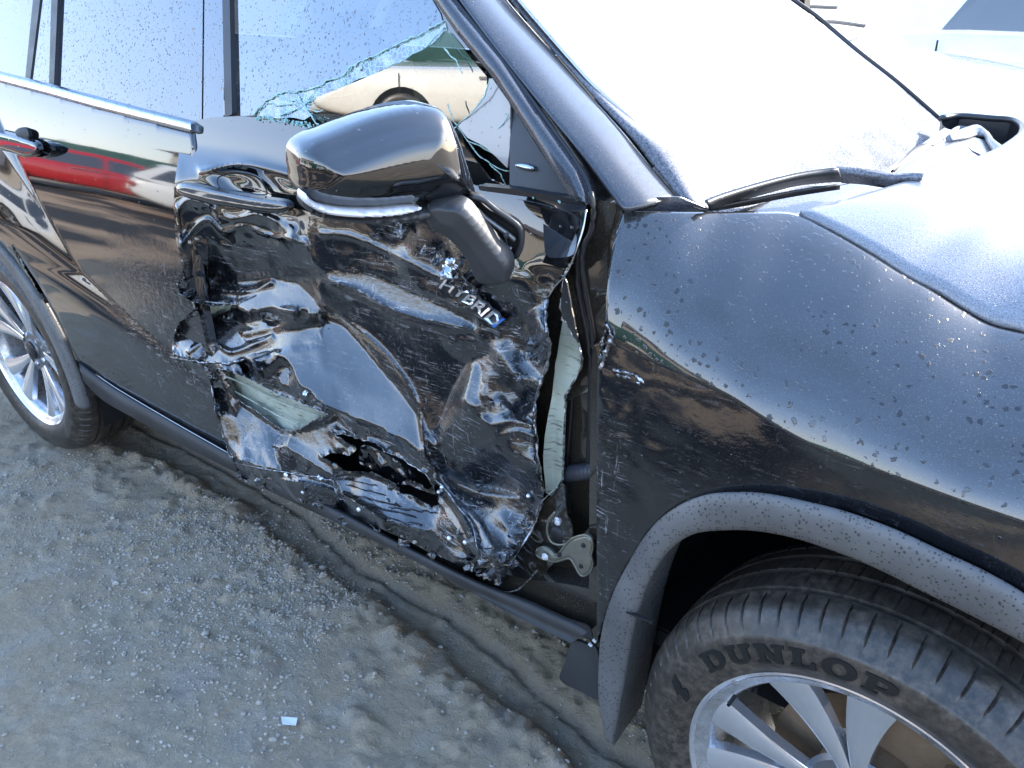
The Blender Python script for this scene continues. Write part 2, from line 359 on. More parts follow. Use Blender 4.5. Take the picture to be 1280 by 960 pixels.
s = N('rusty_brake'); s.set(Base_Color=s.mix(s.noise(30, 6, .7), (.16, .09, .045), (.34, .24, .15)), Roughness=.7, Metallic=.2, Normal=s.bump(s.noise(120, 5), .5, .002)); M['rust'] = s.m
# glass
s = N('dark_tinted_glass'); m_, nr = droplets(s, 130, .40, .40, strength=1., dist=.004); m2, nr = droplets(s, 240, .4, .35, nr, 1., dist=.003)
fd = s.rng(s.noise(5, 5), .4, .8, 0, .05); s.set(Base_Color=s.mix(fd, (.012, .014, .017), (.4, .4, .4)), Roughness=s.rng(s.noise(20, 4), .4, .8, .012, .05), IOR=2.1, Normal=nr, Coat_Weight=1., Coat_Roughness=.01); s.l(nr, s.b.inputs['Coat Normal']); M['tint'] = s.m
def clear_glass(name, tint=(.80, .86, .84), refl=.10, drops=True, dirt=.12, rough=.0):
    s = N(name); s.t.nodes.remove(s.b); tr = s.n('BsdfTransparent'); tr.inputs[0].default_value = (*tint, 1); gl = s.n('BsdfGlossy'); gl.inputs['Roughness'].default_value = rough
    df = s.n('BsdfDiffuse'); df.inputs[0].default_value = (.5, .52, .52, 1); fr = s.n('Fresnel'); fr.inputs[0].default_value = 1.6
    nr = None
    if drops:
        m, nr = droplets(s, 130, .40, .42, strength=1., dist=.004); m2, nr = droplets(s, 240, .4, .35, nr, 1., dist=.003)
        s.l(nr, gl.inputs['Normal'])
    a = s.n('MixShader'); b = s.n('MixShader'); s.l(s.math('MULTIPLY', s.rng(s.noise(6, 6, .7), .3, .8), dirt), a.inputs[0]); s.l(tr.outputs[0], a.inputs[1]); s.l(df.outputs[0], a.inputs[2])
    s.l(s.math('ADD', fr.outputs[0], refl), b.inputs[0]); s.l(a.outputs[0], b.inputs[1]); s.l(gl.outputs[0], b.inputs[2]); s.l(b.outputs[0], s.out.inputs[0]); return s.m
M['glass'] = clear_glass('window_glass', (.10, .115, .12), .27); M['glass_low'] = clear_glass('fallen_window_glass', (.35, .42, .40), .26, False, .05)
M['glass_edge'] = simple('green_glass_edge', (.30, .52, .48), .15, 0, 1.); M['crack'] = simple('crazed_glass_line', (.45, .58, .56), .3)
M['cabin'] = simple('dark_cabin_trim', (.016, .016, .018), .6, var=.3)
M['seatcloth'] = simple('seat_cloth', (.05, .048, .045), .85, var=.3)
M['paper'] = simple('white_paper', (.75, .78, .82), .7)
# ================================================================== THE GROUND
_rA = PZ([(150, 515), (300, 590), (387, 644), (444, 700), (545, 762), (632, 827), (707, 889), (760, 930)], 0)
_rB = PZ([(150, 560), (225, 590), (300, 626), (344, 670), (444, 744), (545, 819), (606, 871), (694, 946), (730, 985)], 0)
_o = np.argsort(_rA[:, 0]); RAx, RAy = _rA[_o, 0], _rA[_o, 1]; _o = np.argsort(_rB[:, 0]); RBx, RBy = _rB[_o, 0], _rB[_o, 1]
def ruts(x, y):
    wob = (fbm(x*5, y*5, 0, 3, 9))*.03
    return y-np.interp(x, RAx, RAy)+wob, y-np.interp(x, RBx, RBy)+wob*1.5      # over 0: on the car's side of the line
def gheight(x, y):
    near = np.clip(1-(np.abs(x+1.6)-3.0)/2, 0, 1)*np.clip(1-(np.abs(y)-1.5)/1.5, 0, 1)
    a, b = ruts(x, y)
    h = fbm(x*1.3, y*1.3, 0, 3, 1)*.02+fbm(x*9, y*9, 0, 4, 2)*.0045
    h += near*(-.024*np.exp(-(a/.013)**2)+.016*np.clip((a-.01)/.06, 0, 1)*(.6+fbm(x*40, y*40, 0, 3, 4))                     # groove, then the berm by the sill
        - .020*(np.clip(b/.03, 0, 1)*np.clip(-a/.03, 0, 1))+.022*np.exp(-((b+.03)/.05)**2)*(.5+fbm(x*30, y*30, 0, 4, 5)*1.2))
    h += near*np.clip(fbm(x*22, y*22, 0, 4, 7)-.10, 0, 1)*.032*(.3+.7*np.exp(-((b+.2)/.35)**2))
    h += near*fbm(x*70, y*70, 0, 3, 8)*.004
    return h
def axis(a, b, step, far):
    fine = np.arange(a, b+1e-6, step); g = [0]
    s = step
    while g[-1] < far: s *= 1.28; g.append(g[-1]+s)
    g = np.array(g[1:]); return np.r_[(a-g)[::-1], fine, b+g]
gx, gy = axis(-3.6, .35, .0105, 700), axis(-1.0, .65, .0105, 700)
GX, GY = np.meshgrid(gx, gy, indexing='ij'); GZ = gheight(GX.ravel(), GY.ravel()).reshape(GX.shape)
n1 = len(gy); idx = np.arange(len(gx)*n1).reshape(len(gx), n1)
V = np.stack([GX.ravel(), GY.ravel(), GZ.ravel()], 1); F = np.stack([idx[:-1, :-1], idx[1:, :-1], idx[1:, 1:], idx[:-1, 1:]], -1).reshape(-1, 4)
s = N('dirt'); big = s.noise(1.1, 6, .6); mid = s.noise(8, 6, .65); fine = s.noise(75, 6, .75); gr = s.vor(130)
c = s.mix(s.rng(big, .35, .68), (.43, .35, .245), (.45, .345, .225)); c = s.mix(s.rng(mid, .5, .72), c, (.46, .405, .325))
c = s.mix(s.rng(s.noise(3.3, 6, .7), .52, .7, 0, .7), c, (.27, .24, .20)); c = s.mix(s.rng(fine, .3, .75), s.mix(.35, c, (.12, .105, .09)), c)
c = s.mix(s.rng(s.noise(210, 3, .7), .66, .72, 0, .6), c, (.48, .47, .45))
at = s.attr('berm'); c = s.mix(s.math('MULTIPLY', at, .65), c, (.33, .26, .165)); c = s.mix(s.math('MULTIPLY', s.attr('fade_mask'), .5), c, (.075, .066, .055)); sx = s.n('SeparateXYZ'); s.l(s.co, sx.inputs[0]); aw = s.rng(sx.outputs['Y'], -.95, -1.5)  # brown berm earth, then the painted contact shade darkens it
c = s.mix(aw, c, s.mix(s.rng(s.noise(1.0, 3, .5, s.mapped((.32, 1, 1), (0, 0, .25))), 0.49, .56), (.05, .048, .045), (.40, .285, .185)))                    # shaded and sunlit patches painted into the ground further out, for the reflections
s.set(Base_Color=c, Roughness=.93); nr = s.bump(s.noise(38, 8, .78, dist=.8), 1., .0085); nr = s.bump(fine, 1., .0045, nr); s.set(Normal=s.bump(gr.outputs['Distance'], -.5, .004, nr)); s.b.inputs['Specular IOR Level'].default_value = .2
M['dirt'] = s.m
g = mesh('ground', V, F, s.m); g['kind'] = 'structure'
a_, b_ = ruts(V[:, 0], V[:, 1]); at = g.data.attributes.new('berm', 'FLOAT', 'POINT'); at.data.foreach_set('value', (np.clip(a_/.03, 0, 1)*np.clip(1-(np.abs(V[:, 0]+1.5)-2.5), 0, 1)*np.clip(1-(V[:, 1]-.7)*3, 0, 1)).astype(np.float32))
at = g.data.attributes.new('fade_mask', 'FLOAT', 'POINT'); at.data.foreach_set('value', (np.clip(np.exp(-((a_-.005)/.02)**2)+.8*np.exp(-((a_-.13)/.05)**2)*np.clip((-1.2-V[:, 0])/.4, 0, 1)+.6*np.exp(-((b_-.035)/.05)**2), 0, 1)*np.clip(1-(np.abs(V[:, 0]+1.5)-2.5), 0, 1)).astype(np.float32))  # contact shade along the sill and shade in the ruts, painted into the soil
# loose stones
s = N('stone'); s.set(Base_Color=s.mix(s.rng(s.noise(34, 2), .35, .7), (.27, .24, .20), (.46, .40, .32)), Roughness=.95, Normal=s.bump(s.noise(260, 4), .5, .001)); M['stone'] = s.m
def stones(n, smin, smax, seed):
    r = np.random.default_rng(seed); x = r.uniform(-3.4, .1, n*6); y = r.uniform(-.95, .5, n*6); a, b = ruts(x, y)
    w = .10+.9*np.exp(-((b+.06)/.10)**2)+.9*np.clip((a-.0)/.03, 0, 1)+.35*np.exp(-((b+.25)/.25)**2); w *= np.clip(.4+fbm(x*3, y*3, 0, 3, 77)*2.2, .05, 1.4)
    k = r.random(n*6) < w/1.5; x, y = x[k][:n], y[k][:n]; n = len(x)
    ico = bmesh.new(); bmesh.ops.create_icosphere(ico, subdivisions=1, radius=1); bv = np.array([v.co[:] for v in ico.verts]); bf = np.array([[v.index for v in f.verts] for f in ico.faces]); ico.free()
    sz = smin*(smax/smin)**(r.random(n)**2.2); z = gheight(x, y)
    V = bv[None]*(1+.35*(r.random((n, len(bv), 1))-.5))*np.stack([sz*r.uniform(.7, 1.3, n), sz*r.uniform(.7, 1.3, n), sz*r.uniform(.45, .8, n)], 1)[:, None, :]
    t = r.random(n)*6.28; c, s_ = np.cos(t), np.sin(t); X = V[..., 0]*c[:, None]-V[..., 1]*s_[:, None]; Y = V[..., 0]*s_[:, None]+V[..., 1]*c[:, None]
    V = np.stack([X+x[:, None], Y+y[:, None], V[..., 2]+(z+sz*.15)[:, None]], -1).reshape(-1, 3); F = (bf[None]+(np.arange(n)*len(bv))[:, None, None]).reshape(-1, 3)
    return V, F
V1, F1 = stones(42000, .0011, .0062, 1); V2, F2 = stones(260, .0045, .013, 2)
o = mesh('gravel', np.vstack([V1, V2]), list(map(tuple, F1))+list(map(tuple, F2+len(V1))), M['stone'], smooth=False); tag(o, 'small grey and brown stones scattered along the wheel ruts', 'gravel', kind='stuff')
# scrap of paper
pc = PZ([(351, 895), (372, 897), (370, 907), (353, 906)], .012)
pz = max(gheight(p[:1], p[1:2])[0] for p in pc); V = [(*p[:2], pz+.008+.0015*k) for k, p in enumerate(pc)]; V += [(v[0], v[1], v[2]-.0012) for v in V]
tag(mesh('paper_scrap', V, [(0, 1, 2, 3), (7, 6, 5, 4), (0, 4, 5, 1), (1, 5, 6, 2), (2, 6, 7, 3), (3, 7, 4, 0)], M['paper'], smooth=False), 'small torn scrap of white paper lying on the grey dirt', 'paper scrap')

# ================================================================== OTHER VEHICLES OF THE YARD
def carpaint(name, c, rough=.25, coat=1., var=.1):
    return simple(name, c, rough, 0, coat, var=var)
M['white_car'] = carpaint('white_car_paint', (.72, .72, .70)); M['cream_car'] = carpaint('warm_white_car_paint', (.74, .70, .60)); M['red_car'] = carpaint('red_car_paint', (.42, .018, .02)); M['dark_car'] = carpaint('black_car_paint', (.012, .012, .014), .12)
M['silver_car'] = simple('silver_car_paint', (.55, .56, .58), .3, .5, 1.)
M['car_glass'] = simple('car_glass', (.03, .035, .04), .03, 0, 1., 1.); M['lamp'] = simple('headlamp_lens', (.6, .62, .65), .08, .3, 1.); M['tail'] = simple('tail_lamp_lens', (.35, .01, .01), .12, 0, 1.)
def wheel_far(root, x, y, out, R=.34):
    prof = [(R*.66, -.0), (R*.72, -.012), (R*.92, -.012), (R, .02), (R, .19), (R*.9, .21), (R*.6, .2)]
    V, F = lathe(prof, 40); V = [(a+x, (b if out < 0 else -b)+y, c+R) for a, b, c in V]
    t = mesh('wheel', V, F, M['tyre'], root)
    bm = bmesh.new()
    for k in range(10):
        a = 2*math.pi*k/10+.3; da = .10
        pts = [(R*.12, a-.9*da), (R*.66, a-da), (R*.66, a+da), (R*.12, a+.9*da)]
        vs = [bm.verts.new((x+r*math.cos(q), y+out*.012*-1*-1 if False else y-(-out)*-.0, R+r*math.sin(q))) for r, q in pts]; bm.faces.new(vs)
    bmesh.ops.create_circle(bm, cap_ends=True, segments=20, radius=R*.2, matrix=Matrix.Translation((x, y+out*.004, R))@Matrix.Rotation(math.pi/2, 4, 'X'))
    me = bpy.data.meshes.new('rim'); bm.to_mesh(me); bm.free(); link('rim', me, M['alloy_bright'], t, False)
    V, F = lathe([(.001, 0), (R*.67, 0)], 24); mesh('brake_disc', [(a+x, y-out*.05, c+R) for a, b, c in V], F, M['void'], t)
def yard_car(name, label, cat, mat, loc, rot, L=4.5, Wd=1.82, H=1.48, kind='sedan', group=None):
    """a whole car: local x forward, origin on the ground below its middle"""
    root = thing(name, label, cat, loc, rot, group); hw = Wd/2
    if kind == 'suv': st = [(-.5, .62, .95, .95), (-.485, .5, 1.0, 1.05), (-.42, .35, 1.05, 1.07), (-.3, .26, 1.06, 1.07), (0, .25, 1.04, 1.05), (.16, .26, 1.02, 1.06), (.24, .27, 1.0, 1.04), (.40, .28, .93, .97), (.475, .36, .80, .84), (.5, .48, .66, .68)]; cab = [(-.49, 1.07, 1.1), (-.42, 1.02, H-.06), (-.30, .98, H), (.0, .98, H), (.08, .95, H-.04), (.26, 1.0, 1.03)]
    elif kind == 'pickup': st = [(-.5, .55, .90, .92), (-.495, .42, .93, .95), (-.42, .33, .95, .96), (-.3, .28, .95, .96), (0, .27, .96, .98), (.16, .27, .97, 1.0), (.24, .27, .96, 1.0), (.40, .30, .92, .96), (.475, .36, .80, .86), (.5, .48, .68, .72)]; cab = [(-.06, .98, 1.05), (-.045, .98, H-.08), (-.02, .98, H), (.08, .98, H), (.12, .98, H-.04), (.24, .98, 1.02)]
    else: st = [(-.5, .6, .86, .88), (-.485, .42, .93, .97), (-.42, .33, .96, 1.0), (-.3, .25, .95, .98), (0, .24, .92, .94), (.16, .25, .90, .94), (.24, .26, .88, .93), (.40, .28, .78, .82), (.475, .35, .66, .70), (.5, .46, .58, .60)]; cab = [(-.42, .98, 1.0), (-.27, .92, H-.05), (-.16, .9, H), (-.02, .9, H), (.05, .9, H-.03), (.27, .9, .93)]
    V = []; F = []; xs = [L*s[0] for s in st]
    for (f, zl, zs, zt) in st:
        e = 1-.16*max(0, abs(f)-.36)/.14; w = hw*e
        ring = [(w*.86, zl), (w*.97, zl+.08), (w, zl+(zs-zl)*.45), (w*.985, zl+(zs-zl)*.8), (w*.93, zs), (w*.72, zt), (0, zt+.02)]
        V += [(L*f, -a, b) for a, b in ring]+[(L*f, a, b) for a, b in ring[-2::-1]]
    k = 13
    for i in range(len(st)-1):
        for j in range(k-1): F.append((i*k+j, i*k+j+1, (i+1)*k+j+1, (i+1)*k+j))
        F.append((i*k+k-1, i*k, (i+1)*k, (i+1)*k+k-1))
    F.append(tuple(range(k-1, -1, -1))); F.append(tuple((len(st)-1)*k+j for j in range(k)))
    body = mesh('body', V, F, mat, root); body.modifiers.new('sub', 'SUBSURF').levels = 2; body.modifiers['sub'].render_levels = 2
    # greenhouse: roof and pillars in paint, panes set proud of it
    V = []; F = []; r = []
    for (f, zb, zt) in cab:
        wt = hw*.74; wb = hw*.90; t = max(0, (zt-.95)/(H-.95)); r.append([(wb, zb-.05), (wb+(wt-wb)*t*.92, zb+(zt-zb)*.9), (wt*.92, zt)])
        V += [(L*f, -a, b) for a, b in r[-1]]+[(L*f, a, b) for a, b in r[-1][::-1]]
    for i in range(len(cab)-1):
        for j in range(5): F.append((i*6+j, i*6+j+1, (i+1)*6+j+1, (i+1)*6+j))
    F.append(tuple(range(5, -1, -1))); F.append(tuple((len(cab)-1)*6+j for j in range(6)))
    autosmooth(mesh('roof', V, F, mat, root), 40)
    def pane(nm, a, b, la, lb, lo=.18, hi=.86, s=-1):
        def pt(f, v):
            for i in range(len(cab)-1):
                if cab[i][0] <= f <= cab[i+1][0]+1e-6:
                    t = (f-cab[i][0])/(cab[i+1][0]-cab[i][0]); p = [(r[i][0][q]*(1-t)+r[i+1][0][q]*t, r[i][1][q]*(1-t)+r[i+1][1][q]*t) for q in (0, 1)]
                    return (L*f, s*(p[0][0]+(p[0][1]-p[0][0])*v+.006), p[1][0]+(p[1][1]-p[1][0])*v)
        n = 6; top = [pt(la+(lb-la)*i/n, hi) for i in range(n+1)]; bot = [pt(a+(b-a)*i/n, lo) for i in range(n+1)]
        VV = bot+top; FF = [(i, i+1, n+2+i, n+1+i) if s < 0 else (i+1, i, n+1+i, n+2+i) for i in range(n)]; mesh(nm, VV, FF, M['car_glass'], root, False)
    for s in (-1, 1):
        (pane('side_window', -.02, .17, -.015, .10, s=s) if kind == 'pickup' else (pane('side_window', -.30, -.07, -.25, -.075, s=s), pane('side_window', -.055, .15, -.06, .06, s=s)))
        if kind == 'suv': pane('quarter_window', -.45, -.32, -.40, -.275, s=s)
        for f in (-.062, .165, -.30):
            boxm('door_gap', (L*f, s*hw*.992, .62), (.012, .012, .55), M['void'], root, 0)
        for f in (-.1, .10): boxm('door_handle', (L*f, s*(hw*.995+.01), .86), (.18, .02, .03), M['chrome'], root, .3)
        boxm('mirror', (L*.17, s*(hw+.06), .98), (.12, .2, .13), mat, root, .3)
        boxm('headlight', (L*.475, s*hw*.72, .66), (.16, .30, .11), M['lamp'], root, .35); boxm('tail_light', (-L*.492, s*hw*.74, .82), (.10, .28, .14), M['tail'], root, .35)
        for f in (.315, -.295):
            V, F = lathe([(.001, 0), (.39, 0), (.39, .02)], 30); mesh('wheel_arch', [(a+L*f, s*hw*.995+s*.003, c+.35) for a, b, c in V], F, M['void'], root)
            wheel_far(root, L*f, s*hw*1.005, s, .34)
    # front and rear panes
    for nm, i, j, e in (('windscreen', len(cab)-1, len(cab)-2, .006), ('rear_window', 0, 1, -.006)):
        A0, A1 = r[i][0], r[j][2]; x0, x1 = L*cab[i][0], L*cab[j][0]; z0 = A0[1]+.1; z1 = A1[1]; t = .14
        P = [(x0+(x1-x0)*t+e, -A0[0]*.86, z0+(z1-z0)*t*.6+.02), (x0+(x1-x0)*t+e, A0[0]*.86, z0+(z1-z0)*t*.6+.02), (x0+(x1-x0)*.93+e, A1[0]*.9, z0+(z1-z0)*.93+.012), (x0+(x1-x0)*.93+e, -A1[0]*.9, z0+(z1-z0)*.93+.012)]
        mesh(nm, P, [(0, 1, 2, 3) if e > 0 else (3, 2, 1, 0)], M['car_glass'], root, False)
    boxm('grille', (L*.497, 0, .52), (.05, Wd*.5, .16), M['void'], root, .2)
    boxm('number_plate', (-L*.5-.005, 0, .72), (.02, .32, .15), M['white_car'], root, .1)
    return root
R_ = math.radians
# the side behind the photographer (seen in the paint, the mirror cap and the fallen pane)
yard_car('red_sedan', 'red sedan parked in the sun, mirrored small in the rear door paint', 'car', M['red_car'], (-13.8, -6.6, 0), R_(-66), kind='sedan')
yard_car('parked_suv', 'white SUV parked next to the red sedan, mirrored in the rear door', 'suv', M['white_car'], (-9.6, -7.0, 0), R_(-62), L=4.6, H=1.62, kind='suv')
yard_car('pickup_truck', 'warm white pickup truck mirrored in the fallen pane of the front window', 'pickup', M['cream_car'], (-6.6, -8.5, 0), R_(-44), L=5.3, H=1.7, kind='pickup')
yard_car('parked_suv', 'black SUV mirrored in the painted cap of the door mirror', 'suv', M['dark_car'], (5.6, -5.0, 0), R_(70), L=4.7, H=1.68, kind='suv')
yard_car('silver_sedan', 'silver sedan in the yard row, mirrored faintly in the fender', 'car', M['silver_car'], (.6, -9.5, 0), R_(8), kind='sedan')
# the far side, beyond the windshield
yard_car('white_suv', 'white SUV close beyond the windshield, its roof bare in the sun', 'suv', M['white_car'], (-2.55, 3.75, 0), R_(3), L=4.9, Wd=1.95, H=1.58, kind='suv')
yard_car('white_sedan', 'white car with grey side windows at the top edge beyond the white SUV', 'car', M['white_car'], (-.2, 7.3, 0), R_(5), L=4.7, H=1.5, kind='sedan')
# green fence with posts round the yard
M['green'] = simple('green_fence_mesh', (.022, .075, .06), .8, var=.25); M['post'] = simple('galvanised_post', (.4, .41, .42), .4, .6)
def fence(label, a, b, h=2.1, step=3.0):
    a, b = Vector((*a, 0)), Vector((*b, 0)); root = thing('green_fence', label, 'fence', a[:]); d = b-a; n = max(1, int(d.length/step)); u = d.normalized(); w = Vector((-u.y, u.x, 0))
    for i in range(n+1):
        p = u*(d.length*i/n); tube('post', [(p.x, p.y, -.1), (p.x, p.y, h+.12)], .03, M['post'], root)
        if i < n:
            V = []; F = []; q = u*(d.length/n); m = 12
            for k in range(m+1):
                c = p+q*k/m+w*(.035+.03*math.sin(k*1.7+i)); V += [(c.x, c.y, .05), (c.x, c.y, h*.5), (c.x, c.y, h-.03*abs(math.sin(k*.5)))]
            for k in range(m):
                for j in (0, 1): F.append((k*3+j, k*3+3+j, k*3+4+j, k*3+1+j))
            o = mesh('fence_cloth', V, F, M['green'], root); o.modifiers.new('s', 'SOLIDIFY').thickness = .006
fence('green cloth fence behind the row of cars on the near side', (-24, -9.0), (6, -14.5)); 

# low buildings behind the fence
M['wall'] = simple('stained_render_wall', (.42, .38, .33), .9, var=.25); M['roofm'] = simple('brown_metal_roof', (.16, .12, .10), .6, var=.3)
def shed(label, c, sz, rot):
    root = thing('workshop', label, 'building', (c[0], c[1], 0), rot); boxm('wall', (0, 0, sz[2]/2), sz, M['wall'], root, 0)
    V = [(-sz[0]/2-.4, -sz[1]/2-.5, sz[2]+.01), (sz[0]/2+.4, -sz[1]/2-.5, sz[2]+.01), (sz[0]/2+.4, sz[1]/2+.5, sz[2]+.01), (-sz[0]/2-.4, sz[1]/2+.5, sz[2]+.01), (-sz[0]/2-.4, 0, sz[2]+1.1), (sz[0]/2+.4, 0, sz[2]+1.1)]
    mesh('roof', V, [(0, 1, 5, 4), (2, 3, 4, 5), (0, 4, 3), (1, 2, 5), (3, 2, 1, 0)], M['roofm'], root, False)
    for k in range(5): boxm('window', (-sz[0]*.4+k*sz[0]*.2, sz[1]/2+.01, sz[2]*.62), (1.2, .06, .9), M['car_glass'], root, 0)
shed('long low workshop with brown metal roof behind the green fence', (-17, -21), (22, 7, 3.6), R_(-10))
# ================================================================== THE DAMAGED CAR
def PR(X):
    v = np.asarray(X, float).reshape(-1, 3)-CAM; z = v@AD
    return np.stack([640+FPX*(v@AR)/z, 480-FPX*(v@AU)/z], 1)
CAR = thing('damaged_suv', 'black SUV with a crushed and torn front door and a dangling mirror', 'suv')
_zz = np.linspace(0, 1.6, 400); _tl = np.interp(_zz, [0, .3, .55, .8, .92, 1.0, 1.06, 1.14, 1.2, 1.28, 1.6], [-9, -6, -2, 0, 3, 6.5, 9, 12, 15, 20, 22])
_yy = np.r_[0, np.cumsum(np.tan(np.radians(_tl[:-1]))*np.diff(_zz))]; _yy -= np.interp(.7, _zz, _yy)
CR = PY([(-60, 90), (0, 180), (20, 212), (62, 277), (108, 345), (165, 398), (215, 440), (262, 482), (300, 512)], 0)[:, [0, 2]]
def S(x, z):
    y = np.interp(z, _zz, _yy)
    cx = np.interp(z, CR[::-1, 1], CR[::-1, 0])                      # the crease that sweeps down over the rear door
    d = np.clip((cx-x)*.62, 0, None)
    return y-(.012+.042*np.clip((z-.62)/.3, 0, 1))*(1-np.exp(-d/.16))*np.clip((z-.30)/.25, 0, 1)-.02*np.clip(-(x+2.0), 0, 1)**1.5*(z < 5)
Sf = lambda off=0.: (lambda u, v, X, Z, d: S(X, Z)+off)
GRN = lambda z: .098+(z-1.262)*.46
Gf = lambda off=0.: (lambda u, v, X, Z, d: GRN(Z)+off)
edge_roll = lambda r=.006, k=.5: (lambda d: k*np.clip(r-d, 0, r)**2/r)
def arc(xc, r, a0, a1, n=14, y=-.01): t = np.radians(np.linspace(a0, a1, n)); return [tuple(p) for p in PR([(xc+r*math.cos(q), y, .38+r*math.sin(q)) for q in t])]
# --- rear door and quarter
rflare = [(106, 474), (97, 452), (72, 397), (47, 353), (19, 312)]+arc(-2.85, .513, 32, 178)
rear_out = [(241, 166), (246, 200), (242, 235), (242, 300), (246, 340), (252, 380), (262, 430), (284, 486), (300, 530), (308, 575), (290, 568), (216, 524), (150, 486), (112, 460)]+rflare[1:]+[tuple(p) for p in PR([(-3.75, .05, .5), (-3.8, .1, 1.0), (-3.75, .15, 1.28), (-3.2, .1, 1.29)])]+[(-60, 82), (0, 98), (120, 131)]
def rwear(V):
    c = PY([(215, 440)], 0)[0, [0, 2]]; d = np.hypot(*(V-c).T); return np.clip(1-d/.34, 0, 1)*.9
rd = sheet('rear_door', rear_out, lambda u, v, X, Z, d: S(X, Z)+edge_roll()(d), M['paint_crumpled'], CAR, .009, curve=False, thick=.02, attr={'wear': rwear})
sheet('belt_moulding', [(-80, 69), (0, 91), (60, 106), (120, 122), (180, 138), (240, 153), (240, 166), (180, 151), (120, 136), (60, 119), (0, 103), (-80, 80)], lambda u, v, X, Z, d: S(X, Z)-.002-dome(.008, .007)(0, 0, d), M['chrome_dull'], CAR, .003, thick=.012, curve=False)
# handle of the rear door, its front end in the frame
hb = sheet('door_handle', [(-70, 148), (-30, 158), (8, 166), (28, 172), (44, 178), (49, 186), (45, 194), (32, 197), (10, 190), (-30, 178), (-70, 168)], lambda u, v, X, Z, d: S(X, Z)-.022-dome(.020, .012)(0, 0, d), M['paint'], rd, .003, thick=.012)
sheet('handle_recess', [(18, 166), (24, 160), (34, 160), (38, 168), (36, 176), (20, 176)], lambda u, v, X, Z, d: S(X, Z)-.004-dome(.010, .012)(0, 0, d), M['matte'], rd, .003)
# windows of the rear
yw = lambda off, bow=.0: (lambda u, v, X, Z, d: GRN(Z)+off-bow*np.clip(d/.15, 0, 1))
sheet('quarter_window', [(-140, -40), (49, -40), (46, 0), (35, 100), (0, 91), (-100, 66)], yw(.010), M['tint'], CAR, .012, curve=False)
rw = sheet('rear_window', [(72, -40), (70, 0), (65, 110), (120, 122), (180, 138), (228, 151), (231, 80), (231, -40)], yw(.010), M['tint'], CAR, .012, curve=False)
sheet('window_divider', [(44, -40), (53, -40), (50, 0), (37, 104), (31, 102), (41, 0)], yw(.0), M['seal'], CAR, .004, curve=False, thick=.012)
sheet('window_divider', [(65, -40), (74, -40), (72, 0), (67, 113), (61, 111), (64, 0)], yw(.0), M['seal'], CAR, .004, curve=False, thick=.012)
sheet('door_post_cover', [(53, -40), (66, -40), (64, 0), (61, 110), (38, 104), (50, 0)], yw(.004), M['tint'], CAR, .006, curve=False)
sheet('pillar_cover', [(231, -40), (254, -40), (253, 60), (252, 156), (228, 151), (231, 80)], yw(.003), M['tint'], CAR, .006, curve=False)
sheet('pillar_cover', [(256, -40), (281, -40), (281, 60), (279, 152), (254, 156), (255, 60)], yw(.002), M['tint'], CAR, .006, curve=False)
sheet('window_seal', [(277, -40), (288, -40), (287, 0), (290, 143), (281, 146), (279, 60)], yw(-.006), M['seal'], CAR, .003, curve=False, thick=.012)

# --- the crushed skin of the front door: slopes of its facets, summed up to a height
door_out = [(238, 152), (262, 147), (300, 145), (345, 150), (385, 160), (430, 178), (500, 205), (560, 225), (600, 233), (640, 240), (690, 247), (733, 256), (731, 280), (724, 305), (716, 328), (706, 345), (692, 358), (684, 374), (682, 400), (688, 430), (684, 455), (675, 482), (668, 505), (669, 540), (673, 575), (680, 612), (676, 636), (664, 664), (648, 690), (634, 712), (627, 732), (619, 746), (607, 738), (592, 722), (566, 704), (535, 689), (500, 672), (462, 656), (430, 645), (395, 634), (370, 625), (340, 612), (312, 606), (299, 600), (292, 578), (280, 548), (271, 522), (268, 500), (264, 482), (258, 466), (250, 455), (232, 449), (213, 446), (216, 428), (222, 404), (232, 396), (240, 388), (240, 378), (224, 368), (223, 354), (230, 346), (226, 325), (220, 300), (217, 262), (218, 232), (223, 195), (228, 172)]
tear1 = [(242, 378), (252, 380), (266, 383), (290, 381), (288, 387), (276, 393), (262, 398), (250, 396), (245, 388)]
tear2 = [(271, 461), (282, 462), (294, 467), (310, 473), (324, 480), (340, 489), (357, 497), (372, 502), (387, 508), (410, 518), (397, 523), (387, 528), (376, 536), (365, 539), (350, 536), (338, 528), (331, 521), (316, 511), (301, 502), (288, 496), (275, 487), (268, 474)]
tear3 = [(417, 542), (432, 543), (450, 548), (470, 553), (486, 566), (503, 574), (520, 585), (532, 592), (541, 606), (536, 612), (524, 604), (508, 600), (496, 606), (480, 598), (468, 592), (455, 590), (430, 588), (420, 580), (402, 572), (416, 566), (436, 570), (447, 560), (430, 552)]
tear4 = [(494, 604), (512, 606), (530, 614), (545, 618), (550, 630), (540, 634), (520, 622), (500, 616)]
cell = .0042
ND = PY(door_out, 0)[:, [0, 2]]; u0, v0 = ND.min(0)-.03; u1, v1 = ND.max(0)+.03
gu = np.arange(u0, u1, cell); gv = np.arange(v0, v1, cell); UU, VV_ = np.meshgrid(gu, gv, indexing='ij'); PP = np.stack([UU.ravel(), VV_.ravel()], 1)
GXs = np.zeros(len(PP)); GZs = np.interp(PP[:, 1], _zz, np.tan(np.radians(_tl))); WT = np.full(len(PP), .3); RID = np.zeros(len(PP)); WEAR = np.zeros(len(PP)); FAC = np.zeros(len(PP))
def reg(poly, gx_, gz_, fac=0., wear=None, wt=None):
    p = PY(poly, 0)[:, [0, 2]]; m = inside(PP, p)
    if gx_ is not None: GXs[m] = gx_; GZs[m] = gz_; WT[m] = wt if wt is not None else (1.2 if gz_ > .4 else .3 if (fac or 0) < .3 else .12); RID[m] = RID.max()+1
    if fac is not None: FAC[m] = fac
    if wear is not None: WEAR[m] = wear
